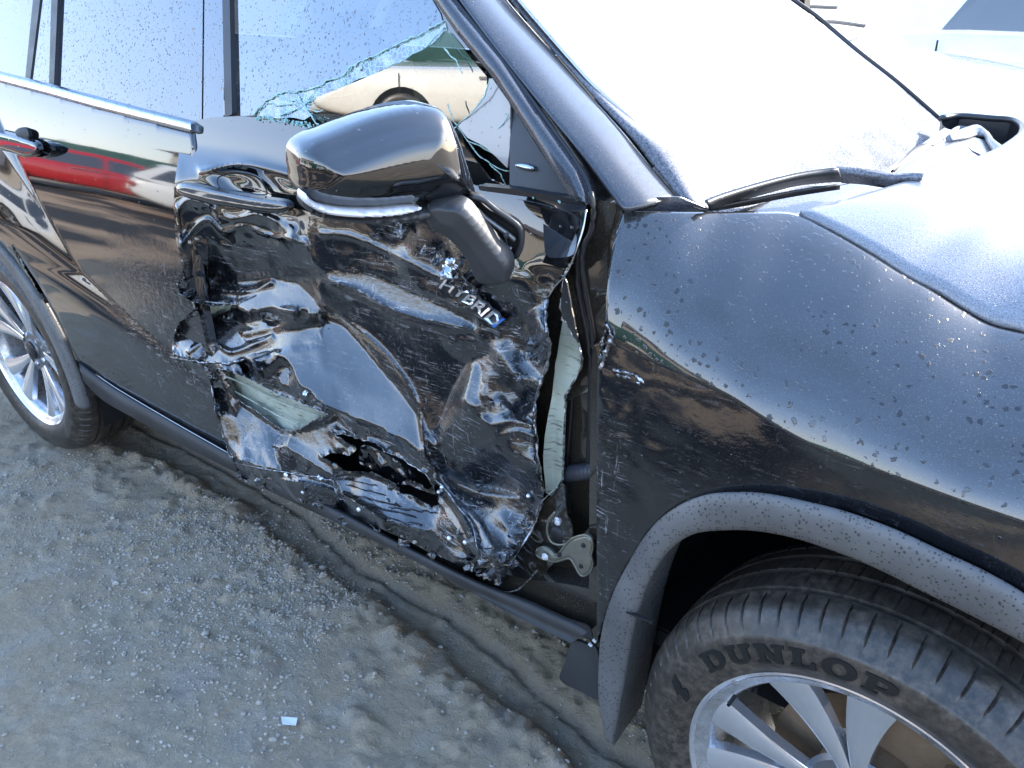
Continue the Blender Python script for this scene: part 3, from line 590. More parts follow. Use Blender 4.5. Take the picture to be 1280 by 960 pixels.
reg([(200, 330), (420, 335), (700, 330), (760, 400), (700, 780), (600, 760), (280, 620), (200, 460)], -.02, .02, .25, .6)        # all that was struck
reg([(405, 265), (540, 270), (600, 330), (690, 350), (690, 420), (560, 400), (440, 345), (400, 330)], .0, .05, .45, .55)
reg([(238, 148), (300, 143), (352, 149), (378, 160), (350, 172), (326, 186), (312, 200), (296, 206), (255, 212), (228, 232), (214, 236), (220, 190)], .05, .50)
reg([(352, 170), (380, 160), (460, 190), (560, 225), (560, 262), (380, 262), (376, 232), (330, 222), (262, 216), (300, 206), (318, 198), (330, 184)], -.10, .14)
reg([(214, 236), (250, 214), (330, 224), (378, 236), (385, 268), (330, 280), (240, 262), (222, 300), (214, 290)], .0, .06)
reg([(224, 262), (262, 262), (330, 282), (372, 282), (366, 300), (300, 306), (250, 302), (226, 306)], .10, -.05, .35)
reg([(226, 306), (300, 306), (380, 300), (400, 300), (400, 345), (345, 346), (240, 352), (226, 350)], -.06, -.22, .10, .5, .1)
reg([(388, 268), (470, 280), (470, 300), (420, 340), (398, 345), (384, 300)], .12, .12, .1, .2)
# under the fold: sheets that lean out and mirror the sky
reg([(222, 352), (262, 352), (300, 348), (345, 346), (365, 352), (350, 364), (320, 372), (290, 380), (255, 380), (222, 368)], .06, .55, .3, .5, 2.)
reg([(213, 446), (217, 420), (226, 400), (262, 398), (300, 378), (340, 356), (372, 350), (392, 368), (402, 384), (430, 404), (440, 420), (400, 430), (340, 440), (300, 452), (262, 456), (240, 452)], .08, .80, .07, .25, 4.)
reg([(300, 341), (400, 336), (400, 347), (345, 347), (300, 349)], 0, -.6, .05, .4, 1.)
reg([(222, 300), (262, 300), (262, 352), (222, 352)], .0, -.05, .05, .4, .1)
reg([(222, 352), (262, 352), (290, 350), (300, 376), (255, 380), (222, 368)], .0, .7, .05, .4, 3.)
reg([(213, 447), (218, 420), (226, 400), (262, 398), (285, 404), (262, 420), (250, 452), (232, 450)], .05, .85, .05, .25, 4.)
reg([(283, 392), (300, 388), (325, 392), (345, 386), (385, 386), (380, 392), (345, 402), (320, 396), (300, 400), (284, 398)], -.2, -.45)
reg([(300, 416), (330, 408), (372, 398), (418, 396), (380, 408), (336, 422), (306, 428)], .10, .10, .1)
reg([(340, 440), (400, 430), (400, 392), (430, 402), (462, 440), (500, 488), (528, 528), (533, 572), (505, 552), (470, 536), (440, 524), (415, 512), (390, 500), (372, 480), (362, 456)], .12, .80, .06, .18, 4.)
reg([(300, 455), (315, 448), (324, 462), (322, 475), (306, 466)], -.5, -.1); reg([(326, 460), (345, 444), (358, 452), (345, 470), (330, 476)], .4, -.3); reg([(345, 470), (358, 452), (366, 465), (362, 486), (352, 484)], .3, .8)
reg([(360, 492), (376, 486), (392, 492), (392, 502), (376, 504)], -.5, -.2, .4)
# the bulge below the hybrid badge
reg([(392, 356), (403, 343), (430, 337), (470, 346), (540, 372), (600, 398), (618, 412), (620, 432), (602, 450), (588, 456), (568, 492), (548, 538), (535, 548), (530, 520), (512, 488), (486, 450), (455, 420), (430, 402), (404, 382)], .14, .11, .06, .4)
reg([(400, 346), (430, 337), (460, 340), (520, 364), (560, 382), (596, 402), (596, 414), (560, 408), (520, 402), (480, 386), (440, 366), (412, 352)], .12, .52, .12, .9)
reg([(552, 430), (575, 420), (612, 424), (616, 448), (600, 452), (575, 448)], .1, -.15)
reg([(576, 500), (588, 456), (600, 453), (606, 468), (600, 498), (588, 510)], .0, .75); reg([(540, 545), (560, 505), (586, 458), (574, 500), (560, 530), (545, 560)], -.55, .25)
reg([(606, 466), (618, 452), (626, 470), (622, 500), (612, 524), (600, 518), (592, 510), (600, 498)], .65, .1, .5, .7)
reg([(618, 440), (640, 405), (683, 385), (690, 440), (676, 482), (668, 505), (650, 520), (628, 500)], .0, .15, 1.0, .9)
reg([(535, 572), (556, 545), (580, 512), (612, 526), (640, 520), (668, 530), (673, 580), (676, 620), (640, 622), (600, 614), (560, 604)], .05, -.06, .2, .5)
reg([(545, 590), (600, 612), (676, 622), (664, 664), (640, 700), (620, 690), (600, 650), (560, 615)], .12, .02, .6, 1.)
reg([(600, 690), (640, 690), (640, 720), (620, 750), (600, 738)], .0, .1, 1.6, 1.)
# lower plates
reg([(262, 478), (300, 503), (330, 524), (360, 541), (345, 560), (350, 590), (300, 580), (280, 548)], .05, .85, .25, .8, 3.)
reg([(360, 541), (400, 530), (420, 520), (450, 548), (447, 560), (420, 565), (430, 590), (420, 600), (380, 575), (355, 560)], .1, .80, .2, .5, 3.)
reg([(417, 592), (450, 590), (480, 600), (505, 612), (540, 628), (556, 626), (548, 650), (537, 667), (500, 660), (470, 645), (432, 628)], .06, 1.15, .25, .6, 3.)
reg([(290, 575), (345, 590), (415, 600), (432, 630), (470, 648), (535, 670), (600, 722), (560, 704), (500, 674), (430, 647), (370, 627), (312, 607)], .05, -.15, .5, .6)
reg([(541, 600), (556, 620), (580, 650), (600, 680), (604, 704), (596, 700), (575, 672), (556, 645), (548, 628)], -.3, .75, .1, .2)
reg([(535, 660), (552, 640), (575, 670), (600, 705), (600, 725), (570, 702)], .3, .1, 1.0, .7)
# crumpled foil: flat facets with random slopes
def facets(n, ax, az, amp, seed):
    r = np.random.default_rng(seed); p = np.stack([r.uniform(u0, u1, n), r.uniform(v0, v1, n)], 1); g = r.normal(0, amp, (n, 2)); best = np.full(len(PP), 1e9); k = np.zeros(len(PP), int)
    wx = PP[:, 0]+.02*fbm(PP[:, 0]*22, PP[:, 1]*22, 0, 3, seed); wz = PP[:, 1]+.02*fbm(PP[:, 0]*22, PP[:, 1]*22, 5, 3, seed+1)
    for i in range(n):
        d = ((wx-p[i, 0])*ax+(wz-p[i, 1])*.4)**2+((wz-p[i, 1])*az-(wx-p[i, 0])*.4)**2; m = d < best; best[m] = d[m]; k[m] = i
    return g[k]
fa = facets(240, 1., 1.4, .50, 3)+facets(700, 1.2, 1., .42, 5)
GXs += fa[:, 0]*FAC; GZs += fa[:, 1]*FAC
wv = fbm(PP[:, 0]*9, PP[:, 1]*13, 0, 3, 21); wh = fbm(PP[:, 0]*13, PP[:, 1]*9, 0, 3, 22); fade_mask = np.clip((1.22-PP[:, 1])/.1, 0, 1)
GXs += wv*.16*fade_mask; GZs += wh*.16*fade_mask
Dc = np.stack([PP[:, 0], 0*PP[:, 0], PP[:, 1]], 1)-CAM; aa = Dc[:, 0]/Dc[:, 1]; cc = Dc[:, 2]/Dc[:, 1]
den = np.clip(1-aa*GXs-cc*GZs, .35, 6); shp = UU.shape
def blur(a, k):
    for ax in (0, 1):
        for _ in range(k): a = (np.roll(a, 1, ax)+2*a+np.roll(a, -1, ax))/4
    return a
gU = blur((GXs/den).reshape(shp), 2); gV = blur((GZs/den).reshape(shp), 2)
_re = PY([(238, 152), (223, 195), (217, 262), (226, 325), (224, 360), (230, 385), (216, 428), (220, 449), (260, 475), (276, 545), (290, 578), (300, 602)], 0)[:, [0, 2]]
_de, _ = seg_near(PP, [_re], False); KE = np.exp(-(_de/.028)**2).reshape(shp)
RI = RID.reshape(shp); WM = WT.reshape(shp).copy(); _e = np.zeros(shp, bool); _e[1:] |= RI[1:] != RI[:-1]; _e[:, 1:] |= RI[:, 1:] != RI[:, :-1]; _e |= np.roll(_e, -1, 0) | np.roll(_e, -1, 1); WM[_e & (VV_ < 1.13)] = .02
def integrate_w(gU, gV, h0, L, it=60):
    wx = np.minimum(WM[1:], WM[:-1]); wy = np.minimum(WM[:, 1:], WM[:, :-1]); w = .3*(cell/L)**2+.02*KE
    gx_ = (gU[1:]+gU[:-1])*.5*cell; gy_ = (gV[:, 1:]+gV[:, :-1])*.5*cell
    def adj(a, b):
        o = np.zeros(shp); o[1:] += a; o[:-1] -= a; o[:, 1:] += b; o[:, :-1] -= b; return o
    A = lambda h: adj(wx*(h[1:]-h[:-1]), wy*(h[:, 1:]-h[:, :-1]))+w*h
    b = adj(wx*gx_, wy*gy_)+w*h0; d = np.zeros(shp); d[1:] += wx; d[:-1] += wx; d[:, 1:] += wy; d[:, :-1] += wy; sc = 1/np.sqrt(d/4+w)
    a_, b_ = shp[0]*2, shp[1]*2; lam = (2-2*np.cos(2*np.pi*np.arange(a_)/a_))[:, None]+(2-2*np.cos(2*np.pi*np.arange(b_)/b_))[None]+(cell/L)**2
    def Mi(r): r = r*sc; R = np.block([[r, r[:, ::-1]], [r[::-1], r[::-1, ::-1]]]); return sc*np.real(np.fft.ifft2(np.fft.fft2(R)/lam))[:shp[0], :shp[1]]
    h = integrate(gU, gV, h0, L); r = b-A(h); z = Mi(r); p = z; rz = (r*z).sum()
    for k in range(it):
        q = A(p); al = rz/(p*q).sum(); h = h+al*p; r = r-al*q; z = Mi(r); n = (r*z).sum(); p = z+(n/rz)*p; rz = n
    print('solve', k, float(np.abs(r).max())); return h
def integrate(gU, gV, h0, L):
    div = np.zeros(shp); div[1:] += (gU[1:]+gU[:-1])*.5; div[:-1] -= (gU[1:]+gU[:-1])*.5; div[:, 1:] += (gV[:, 1:]+gV[:, :-1])*.5; div[:, :-1] -= (gV[:, 1:]+gV[:, :-1])*.5
    w = (cell/L)**2; rhs = w*h0+div*cell
    R = np.block([[rhs, rhs[:, ::-1]], [rhs[::-1], rhs[::-1, ::-1]]]); f = np.fft.fft2(R); a, b = R.shape
    lam = (2-2*np.cos(2*np.pi*np.arange(a)/a))[:, None]+(2-2*np.cos(2*np.pi*np.arange(b)/b))[None]+w
    return np.real(np.fft.ifft2(f/lam))[:shp[0], :shp[1]]
base = S(PP[:, 0], PP[:, 1]).reshape(shp); push = .09*np.exp(-((VV_-.93)/.16)**2)*np.clip((UU+1.60)/.25, 0, 1); H = integrate_w(gU, gV, (base+push)*(1-KE)+(base-.018)*KE, .5, 110)
# let the door meet its frame along the belt, where it was not struck
H = H-np.median((H-base)[(VV_ > 1.14) & (VV_ < 1.2)])*np.clip((VV_-.95)/.2, 0, 1); keep = np.clip((VV_-1.15-.03*(UU+1.6))/.09, 0, 1); keep = keep*keep*(3-2*keep); H = H*(1-keep)+base*keep
# small recess behind the handle, sharp creases
def crease(line, h, w):
    global H
    L_ = PY(line, 0)[:, [0, 2]]; L_ = resample(L_, 40); d, _ = seg_near(PP, [L_], False); H = H-h*np.exp(-(d/w)**1.2).reshape(shp)
rc = PY([(297, 228), (335, 240)], 0)[:, [0, 2]]; H += .014*np.exp(-((((UU-rc[0, 0]-.02)/.095)**2+((VV_-rc[0, 1])/.033)**2))**2)
crease([(250, 214), (300, 206), (345, 213), (378, 224)], .006, .006); crease([(222, 262), (236, 250), (262, 258), (276, 272), (298, 274), (320, 268), (345, 276)], .007, .007)
crease([(226, 305), (246, 282), (262, 275), (280, 290), (305, 282), (330, 292), (366, 300)], .008, .006)
crease([(412, 352), (450, 364), (490, 388), (540, 402), (590, 412)], .007, .006); crease([(430, 402), (460, 422), (490, 452), (520, 500), (532, 570)], .007, .005)
crease([(400, 292), (440, 296), (500, 322), (560, 352)], .005, .006); crease([(224, 368), (260, 362), (310, 364), (340, 352)], .008, .006); crease([(235, 440), (262, 425), (290, 440), (340, 420)], .006, .006)
crease([(300, 605), (350, 600), (420, 615), (480, 650)], .010, .007); crease([(545, 600), (575, 640), (600, 690)], .014, .006); crease([(620, 560), (650, 590), (672, 620)], .006, .006); crease([(600, 560), (640, 540), (668, 545)], .005, .005)
def door_y(u, v):
    i = np.clip((u-u0)/cell, 0, shp[0]-1.001); j = np.clip((v-v0)/cell, 0, shp[1]-1.001); a = i.astype(int); b = j.astype(int); s_ = i-a; t = j-b
    return (H[a, b]*(1-s_)+H[a+1, b]*s_)*(1-t)+(H[a, b+1]*(1-s_)+H[a+1, b+1]*s_)*t
def grid_at(A_): 
    A_ = A_.reshape(shp)
    return lambda V: A_[np.clip(((V[:, 0]-u0)/cell).astype(int), 0, shp[0]-1), np.clip(((V[:, 1]-v0)/cell).astype(int), 0, shp[1]-1)]
def jag(poly, amp, seed, n=6):
    """a ragged outline in picture units of the photograph, before it is set on the door"""
    r = np.random.default_rng(seed); out = []
    for i in range(len(poly)):
        a, b = np.array(poly[i], float), np.array(poly[(i+1) % len(poly)], float)
        for k in range(n): out.append(tuple(a+(b-a)*k/n+(r.normal(0, amp, 2) if k else 0)))
    return out
tears = [jag(tear1, .35, 1, 3), jag(tear2, .5, 2, 3), jag(tear3, .6, 3, 3), jag(tear4, .5, 4, 3)]
_T = [PY(t, 0)[:, [0, 2]] for t in tears]; _rag = PY(door_out[14:62], 0)[:, [0, 2]]
_memo = {}
def door_depth(u, v, X, Z, d):
    if len(u) not in _memo: P = np.stack([u, v], 1); _memo[len(u)] = (seg_near(P, _T)[0], seg_near(P, [_rag], False)[0], fbm(u*60, v*60, 0, 3, 31))
    dt, dr, n = _memo[len(u)]
    return door_y(u, v)-.010*np.exp(-(dt/.007)**1.3)*(.4+n)-.012*np.exp(-(dr/.009)**1.3)*(.15+n*1.3)
k_ = 14; door_j = door_out[:k_]+[tuple(np.array(p)+rng.normal(0, .9, 2)) for p in jag(door_out[k_:62], .9, 8, 3)[:-2]]+door_out[62:]
FD = sheet('front_door', door_j, door_depth, M['paint_crumpled'], CAR, .0042, holes=tears, thick=.0025, curve=False, attr={'wear': lambda V: grid_at(WEAR)(V)})
def on_door(px, off=0.):
    q = PY(px, 0); y = door_y(q[:, 0], q[:, 2])+off
    D = q-CAM; return CAM+D*((y-CAM[1])/D[:, 1])[:, None]
# bare metal showing along the tears
def torn(px, r=.0014, off=-.004, close=False, parent=FD, label=None, n=4):
    P = on_door(jag(px, .6, len(px), n)[:None if close else -(n-1)], off); P[:, 1] += rng.normal(0, .001, len(P)); r = r*.8
    tube('torn_edge', P, np.abs(rng.normal(r, r*.5, len(P)))+.0004, M['bare'], parent, 5, label=label)
torn([(222, 354), (224, 368), (242, 372), (258, 377), (290, 380)]); torn([(213, 446), (232, 449), (250, 453), (262, 452), (285, 455), (305, 449)], .0022)
torn(tear2[:10], .0010); torn(tear2[10:20], .0013); torn([(264, 482), (271, 522), (280, 548), (292, 578)], .0012); torn([(292, 578), (340, 588), (400, 596), (414, 600)], .0012)
torn([(684, 374), (682, 400), (688, 430), (684, 455), (675, 482), (668, 505), (669, 540), (673, 575), (680, 612)], .0024); torn([(680, 612), (676, 636), (664, 664), (648, 690), (634, 712)], .0015)
torn(tear3[:9], .0010); torn([(414, 600), (420, 616), (432, 628)], .001); torn([(545, 600), (560, 615), (590, 655), (604, 705)], .0013); torn([(700, 345), (706, 345), (716, 328)], .001)
# --- what shows through the tears, and the frame the door hangs in
sheet('door_inner_panel', [(225, 335), (690, 300), (700, 640), (600, 700), (300, 585), (270, 480), (230, 400)], lambda u, v, X, Z, d: .135+.012*fbm(u*12, v*12, 0, 3, 41), M['void'], FD, .02)
sheet('impact_beam', [(255, 452), (300, 458), (345, 474), (400, 498), (440, 522), (420, 545), (380, 552), (340, 548), (300, 520), (262, 492)], lambda u, v, X, Z, d: np.maximum(.045, door_y(u, v)+.022)-.018*np.cos(np.clip((v-.56)/.06, -1.5, 1.5))+.01*fbm(u*25, v*25, 0, 3, 42), M['primer'], FD, .005, thick=.02)
sheet('impact_beam', [(232, 368), (300, 372), (300, 402), (245, 408)], lambda u, v, X, Z, d: door_y(u, v)+.022+.01*fbm(u*25, v*25, 0, 3, 43), M['primer'], FD, .005, thick=.02)
for _ln in ([(272, 466), (310, 482), (350, 502), (400, 520)], [(280, 482), (310, 498), (345, 518), (372, 530)]):
    P = on_door(resample(_ln, 20), .016); tube('beam_rib', P, .0028, M['primer'], FD, 6, flat=.6)
sheet('inner_plate', [(455, 556), (500, 578), (520, 600), (500, 606), (470, 590), (450, 580)], lambda u, v, X, Z, d: door_y(u, v)+.016+.008*fbm(u*40, v*40, 0, 3, 44), M['paint'], FD, .004)
# hinge pillar behind the gap, between door and fender
HP = sheet('hinge_pillar', [(600, 300), (690, 250), (735, 250), (780, 262), (772, 330), (757, 400), (752, 470), (752, 800), (740, 800), (640, 745), (600, 700)], lambda u, v, X, Z, d: .085+.05*np.exp(-((u+.68)/.05)**2)+.012*fbm(u*8, v*5, 0, 3, 45), M['paint_inner'], CAR, .008, thick=.03)
sheet('pillar_seam', [(739, 470), (748, 470), (748, 790), (737, 780)], lambda u, v, X, Z, d: .028+0*u, M['paint_inner'], HP, .005, thick=.06)
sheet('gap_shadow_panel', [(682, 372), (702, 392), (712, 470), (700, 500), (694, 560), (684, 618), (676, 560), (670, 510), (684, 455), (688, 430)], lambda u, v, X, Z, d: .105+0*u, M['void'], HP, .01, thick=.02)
def edge_curve(pts, y, r, m, nm, parent, n=40, jit=0., amp=0): 
    P = np.vstack([PY([p], yy) for p, yy in zip(pts, y if hasattr(y, '__len__') else [y]*len(pts))]); P = resample(P, n)
    if amp: P = P+rng.normal(0, amp, P.shape)
    return tube(nm, P, r, m, parent, 6, jit=jit)
# pale flange of the door, ripped off its skin
fl = [(704, 398), (712, 410), (719, 424), (724, 438), (727, 450), (725, 462), (719, 472), (712, 484), (706, 496), (705, 520), (704, 545), (703, 575), (702, 600), (697, 608), (690, 622), (682, 616), (680, 590), (679, 570), (681, 545), (685, 520), (690, 495), (692, 475), (694, 455), (698, 435), (701, 415)]
FLG = sheet('door_flange', jag(fl, .5, 12, 2), lambda u, v, X, Z, d: .045-.02*np.cos(np.clip((u+.63)/.03, -2, 2))+.006*fbm(u*30, v*14, 0, 3, 46), M['primer'], FD, .0035, thick=.006, curve=False)
edge_curve([(705, 345), (703, 362), (701, 385), (704, 398), (713, 412), (722, 432), (727, 450), (721, 470), (711, 487), (706, 500), (705, 545), (703, 600), (698, 609)], [.0, .0, .0, .005, .01, .01, .01, .01, .015, .02, .02, .025, .03], .0016, M['bare'], 'torn_edge', FLG, 60, .7, .0011)
sheet('flange_skin', jag([(706, 348), (710, 362), (714, 385), (719, 410), (723, 428), (716, 420), (708, 402), (702, 396), (701, 380), (703, 360)], .3, 13, 2), lambda u, v, X, Z, d: .01+(u+.62)*-.3, M['paint'], FLG, .003, thick=.003, curve=False)
edge_curve([(733, 262), (729, 285), (722, 308), (714, 330), (706, 345), (694, 358), (685, 372)], [.02, .01, 0, 0, 0, .01, .01], .0013, M['chrome_dull'], 'door_edge', FD, 30, .2)
for nm, pts, y, r in (('door_seal', [(738, 240), (742, 262), (739, 290), (731, 305), (728, 330), (733, 370), (741, 420), (744, 470), (744, 520)], .045, .0045), ('door_seal', [(722, 310), (722, 345), (728, 385), (738, 440), (738, 520), (735, 600)], .07, .006)):
    edge_curve(pts, y, r, M['seal'], nm, HP)
edge_curve([(712, 640), (708, 600), (712, 540), (716, 490)], .085, .006, M['seal'], 'door_seal', HP)
sheet('pillar_shelf', [(706, 468), (745, 458), (750, 482), (728, 492), (708, 500)], lambda u, v, X, Z, d: .055+.3*(v-.87), M['paint_inner'], HP, .006, thick=.05)
# rubber bellows for the wiring
P = resample(np.vstack([PY([(707, 592)], .09), PY([(728, 590)], .065), PY([(750, 589)], .06)]), 40)
tube('wiring_bellows', P, [.0135+.0028*math.sin(i*2.1) for i in range(40)], M['rubber_bellows'], HP, 16)
# lower hinge area: curved sheet, hinge bracket, bolts
lc = sheet('hinge_corner', [(640, 740), (628, 720), (650, 690), (668, 655), (680, 628), (692, 618), (704, 606), (708, 640), (716, 668), (706, 690), (690, 706), (672, 726), (648, 748), (632, 750)], lambda u, v, X, Z, d: .045+.02*np.sin((u+.75)*22)+.02*fbm(u*14, v*14, 0, 3, 47), M['paint_inner'], HP, .004, thick=.004)
edge_curve([(697, 609), (684, 620), (674, 632), (670, 645)], .02, .0014, M['bare'], 'torn_edge', lc, 20, .4, .0005); edge_curve([(628, 740), (645, 738), (660, 726), (672, 712)], .015, .0014, M['bare'], 'torn_edge', lc, 20, .5, .0006)
br = [(672, 686), (680, 684), (688, 688), (694, 694), (700, 690), (706, 682), (714, 674), (724, 670), (733, 669), (739, 674), (741, 684), (739, 694), (741, 704), (738, 714), (730, 720), (724, 717), (718, 706), (712, 698), (702, 700), (694, 702), (684, 700), (675, 697), (670, 692)]
HB = sheet('hinge_bracket', br, lambda u, v, X, Z, d: .012-dome(.007, .008)(0, 0, d)+.018*np.clip(1-d/.006, 0, 1)*0, M['bracket'], HP, .0022, thick=.006)
rim = np.array(br+[br[0]]); edge_curve([tuple(p) for p in rim], .008, .0022, M['bracket'], 'bracket_rim', HB, 90)
edge_curve([(694, 640), (686, 650), (684, 664), (688, 676), (698, 681), (710, 679), (716, 672)], .010, .0022, M['bracket'], 'bracket_rim', HB, 40)
for cx_, cy_ in ((729, 682), (726, 708), (699, 694)):
    c = PY([(cx_, cy_)], .004)[0]; V, F = lathe([(.0001, -.002), (.0034, -.002), (.0044, 0), (.005, .004)], 14); mesh('bracket_hole', [(a+c[0], b+c[1], d+c[2]) for a, b, d in V], F, M['void'], HB)
def bolt(px, y, r=.0062, parent=HP, m=None):
    c = PY([px], y)[0]; V, F = lathe([(.0001, -r*.9), (r*.55, -r*.85), (r*.62, -r*.6), (r*.85, -r*.6), (r*.9, -r*.1), (r*1.25, 0), (r*1.25, r*.3)], 6)
    t = rng.random()*.5; V = [(a*math.cos(t)-d*math.sin(t)+c[0], b+c[1], a*math.sin(t)+d*math.cos(t)+c[2]) for a, b, d in V]; mesh('bolt', V, F, m or M['bolt'], parent, False)
bolt((698, 652), .03, .0075); bolt((681, 696), .0, .006); c = PY([(697, 668)], .025)[0]
V, F = lathe([(.0001, .0), (.012, .0), (.016, .004), (.017, .01), (.014, .018)], 30); mesh('hinge_socket', [(a+c[0], b+c[1]-.004, d+c[2]) for a, b, d in V], F, M['matte'], HP)
# white plastic clips pushed through the skin
for px in ((357, 594), (448, 637), (378, 616), (561, 673), (581, 678), (548, 615), (660, 620), (552, 609)):
    q = on_door([px], -.006)[0]; rr_ = {357: .0062, 448: .0050, 378: .005, 561: .005, 581: .0045, 548: .0042, 660: .0036, 552: .0036}[px[0]]
    V, F = lathe([(.0001, -.003), (rr_*.7, -.0026), (rr_, 0), (rr_*.95, .0025)], 14); mesh('plastic_clip', [(a+q[0], b+q[1], d+q[2]) for a, b, d in V], F, M['bolt'] if px[0] != 378 else M['chrome_dull'], FD)
# crushed foil knots at the bottom corner and below the mirror arm: small bent flaps
def flap(px, sz, seed, m=None, off=-.012, parent=FD):
    r = np.random.default_rng(seed); c = on_door([px], off)[0]; n = 7; V = []
    a = r.uniform(0, 3); ax = np.array([math.cos(a), r.uniform(-.4, .1), math.sin(a)]); bx = np.array([-math.sin(a), r.uniform(-.5, .1), math.cos(a)])
    for i in range(n):
        for j in range(n):
            s_, t = i/(n-1)-.5, j/(n-1)-.5; b = r.normal(0, .06, 3); V.append(c+sz*(ax*(s_*1.4+b[0])+bx*(t+b[1])+np.array([0, -1, 0])*(.35*math.sin(s_*5+seed)+.3*t*t*4*.3+b[2])))
    F = [(i*n+j, i*n+j+1, (i+1)*n+j+1, (i+1)*n+j) for i in range(n-1) for j in range(n-1)]
    o = mesh('bent_flap', V, F, m or M['paint_crumpled'], parent, False); at = o.data.attributes.new('wear', 'FLOAT', 'POINT'); at.data.foreach_set('value', [1.]*len(V)); sm = o.modifiers.new('s', 'SOLIDIFY'); sm.thickness = .0012
for k, (px, sz) in enumerate([((618, 722), .030), ((610, 700), .026), ((628, 700), .024), ((600, 715), .022), ((621, 738), .020), ((636, 690), .018), ((645, 672), .02), ((652, 655), .018), ((640, 705), .02), ((560, 340), .024), ((575, 352), .026), ((548, 322), .022), ((590, 360), .020), ((566, 330), .018), ((535, 312), .02), ((470, 296), .018), ((500, 288), .022), ((400, 596), .014), ((372, 590), .012), ((352, 575), .014), ((665, 430), .018), ((658, 445), .016), ((672, 452), .014), ((648, 470), .014), ((615, 505), .012), ((486, 625), .013), ((488, 610), .012), ((575, 665), .012), ((382, 492), .012), ((375, 498), .010), ((430, 650), .02), ((470, 660), .022), ((505, 678), .024), ((540, 694), .022), ((330, 612), .016), ((300, 596), .018), ((585, 705), .026), ((345, 560), .014), ((262, 470), .014)]):
    flap(px, sz*.8, k+50, M['chrome_dull'] if k in (9, 13, 17, 28) else None)
# hatched black plate: cracks of the plastic moulding at the foot of the door
for k, (a, b) in enumerate([((432, 606), (480, 618)), ((440, 618), (500, 632)), ((450, 628), (520, 646)), ((470, 644), (528, 656)), ((436, 600), (470, 606)), ((486, 634), (545, 640))]):
    P = on_door(jag([a, b], .8, k, 8)[:9], -.003); tube('crack', P, .0011, M['void'], FD, 5)
# badge: chrome letters with a blue edge, bent with the metal
s = N('blue_badge'); s.set(Base_Color=(.03, .16, .55), Roughness=.15, Coat_Weight=1.); M['blue'] = s.m
def letters(txt, size, ext, bold=.0):
    c = bpy.data.curves.new('t', 'FONT'); c.body = txt; c.size = size; c.extrude = ext; c.offset = bold; c.resolution_u = 4
    o = bpy.data.objects.new('t', c); COL.objects.link(o); bpy.context.view_layer.update(); me = bpy.data.meshes.new_from_object(o.evaluated_get(bpy.context.evaluated_depsgraph_get())); bpy.data.objects.remove(o); 
    V = np.array([v.co[:] for v in me.vertices]); F = [tuple(p.vertices) for p in me.polygons]; bpy.data.meshes.remove(me); return V, F
bp = resample([(549, 358), (565, 366), (585, 380), (604, 395), (619, 409)], 40)
def badge_map(V, wdt, off):
    t = np.clip(V[:, 0]/wdt, 0, 1)*39; i = np.clip(t.astype(int), 0, 38); p = bp[i]+(bp[i+1]-bp[i])*(t-i)[:, None]; tg = bp[np.clip(i+1, 0, 39)]-bp[i]; tg /= np.linalg.norm(tg, axis=1)[:, None]
    nn = np.stack([tg[:, 1], -tg[:, 0]], 1); px = p+nn*(V[:, 1:2]*17)+np.stack([V[:, 1]*4, 0*t], 1); q = on_door(px, off); q[:, 1] -= V[:, 2]+.002*np.sin(t*.9); return q
V, F = letters('HYBRID', 1., .0025, .018); wdt = V[:, 0].max()+.05; bl = V.copy(); bl[:, 1] *= 1.05; bg_ = None
BD = mesh('badge', badge_map(V, wdt, -.0105), F, M['alloy_bright'], FD, False)
q = np.array([(x, y, z) for x in np.linspace(0, wdt, 30) for (y, z) in ((-.12, 0), (.86, 0), (.86, .0012), (-.12, .0012))]); Fq = [(i*4+j, (i+1)*4+j, (i+1)*4+(j+1) % 4, i*4+(j+1) % 4) for i in range(29) for j in range(4)]+[(3, 2, 1, 0), (116, 117, 118, 119)]
mesh('badge_backing', badge_map(q, wdt, -.0075), Fq, M['matte'], BD, False)
q = np.array([(x, y, z) for x in np.linspace(wdt*.96, wdt*1.0, 5) for (y, z) in ((-.02, 0), (.8, 0), (.8, .003), (-.02, .003))]); mesh('blue_edge', badge_map(q, wdt, -.0105), [(i*4+j, (i+1)*4+j, (i+1)*4+(j+1) % 4, i*4+(j+1) % 4) for i in range(4) for j in range(4)]+[(3, 2, 1, 0), (16, 17, 18, 19)], M['blue'], BD, False)
# handle of the front door
HD = sheet('door_handle', [(219, 236), (222, 230), (232, 229), (262, 235), (300, 243), (335, 248), (354, 251), (361, 256), (360, 264), (350, 267), (330, 266), (296, 261), (262, 255), (232, 247), (222, 242)], lambda u, v, X, Z, d: S(X, Z)-.030-dome(.014, .010)(0, 0, d), M['paint'], FD, .0025, thick=.012)
sheet('handle_recess', [(272, 222), (290, 216), (308, 217), (322, 222), (330, 232), (332, 244), (300, 240), (276, 236)], lambda u, v, X, Z, d: door_y(u, v)-.001+.004*np.clip(d/.01, 0, 1), M['matte'], FD, .003, thick=.002)
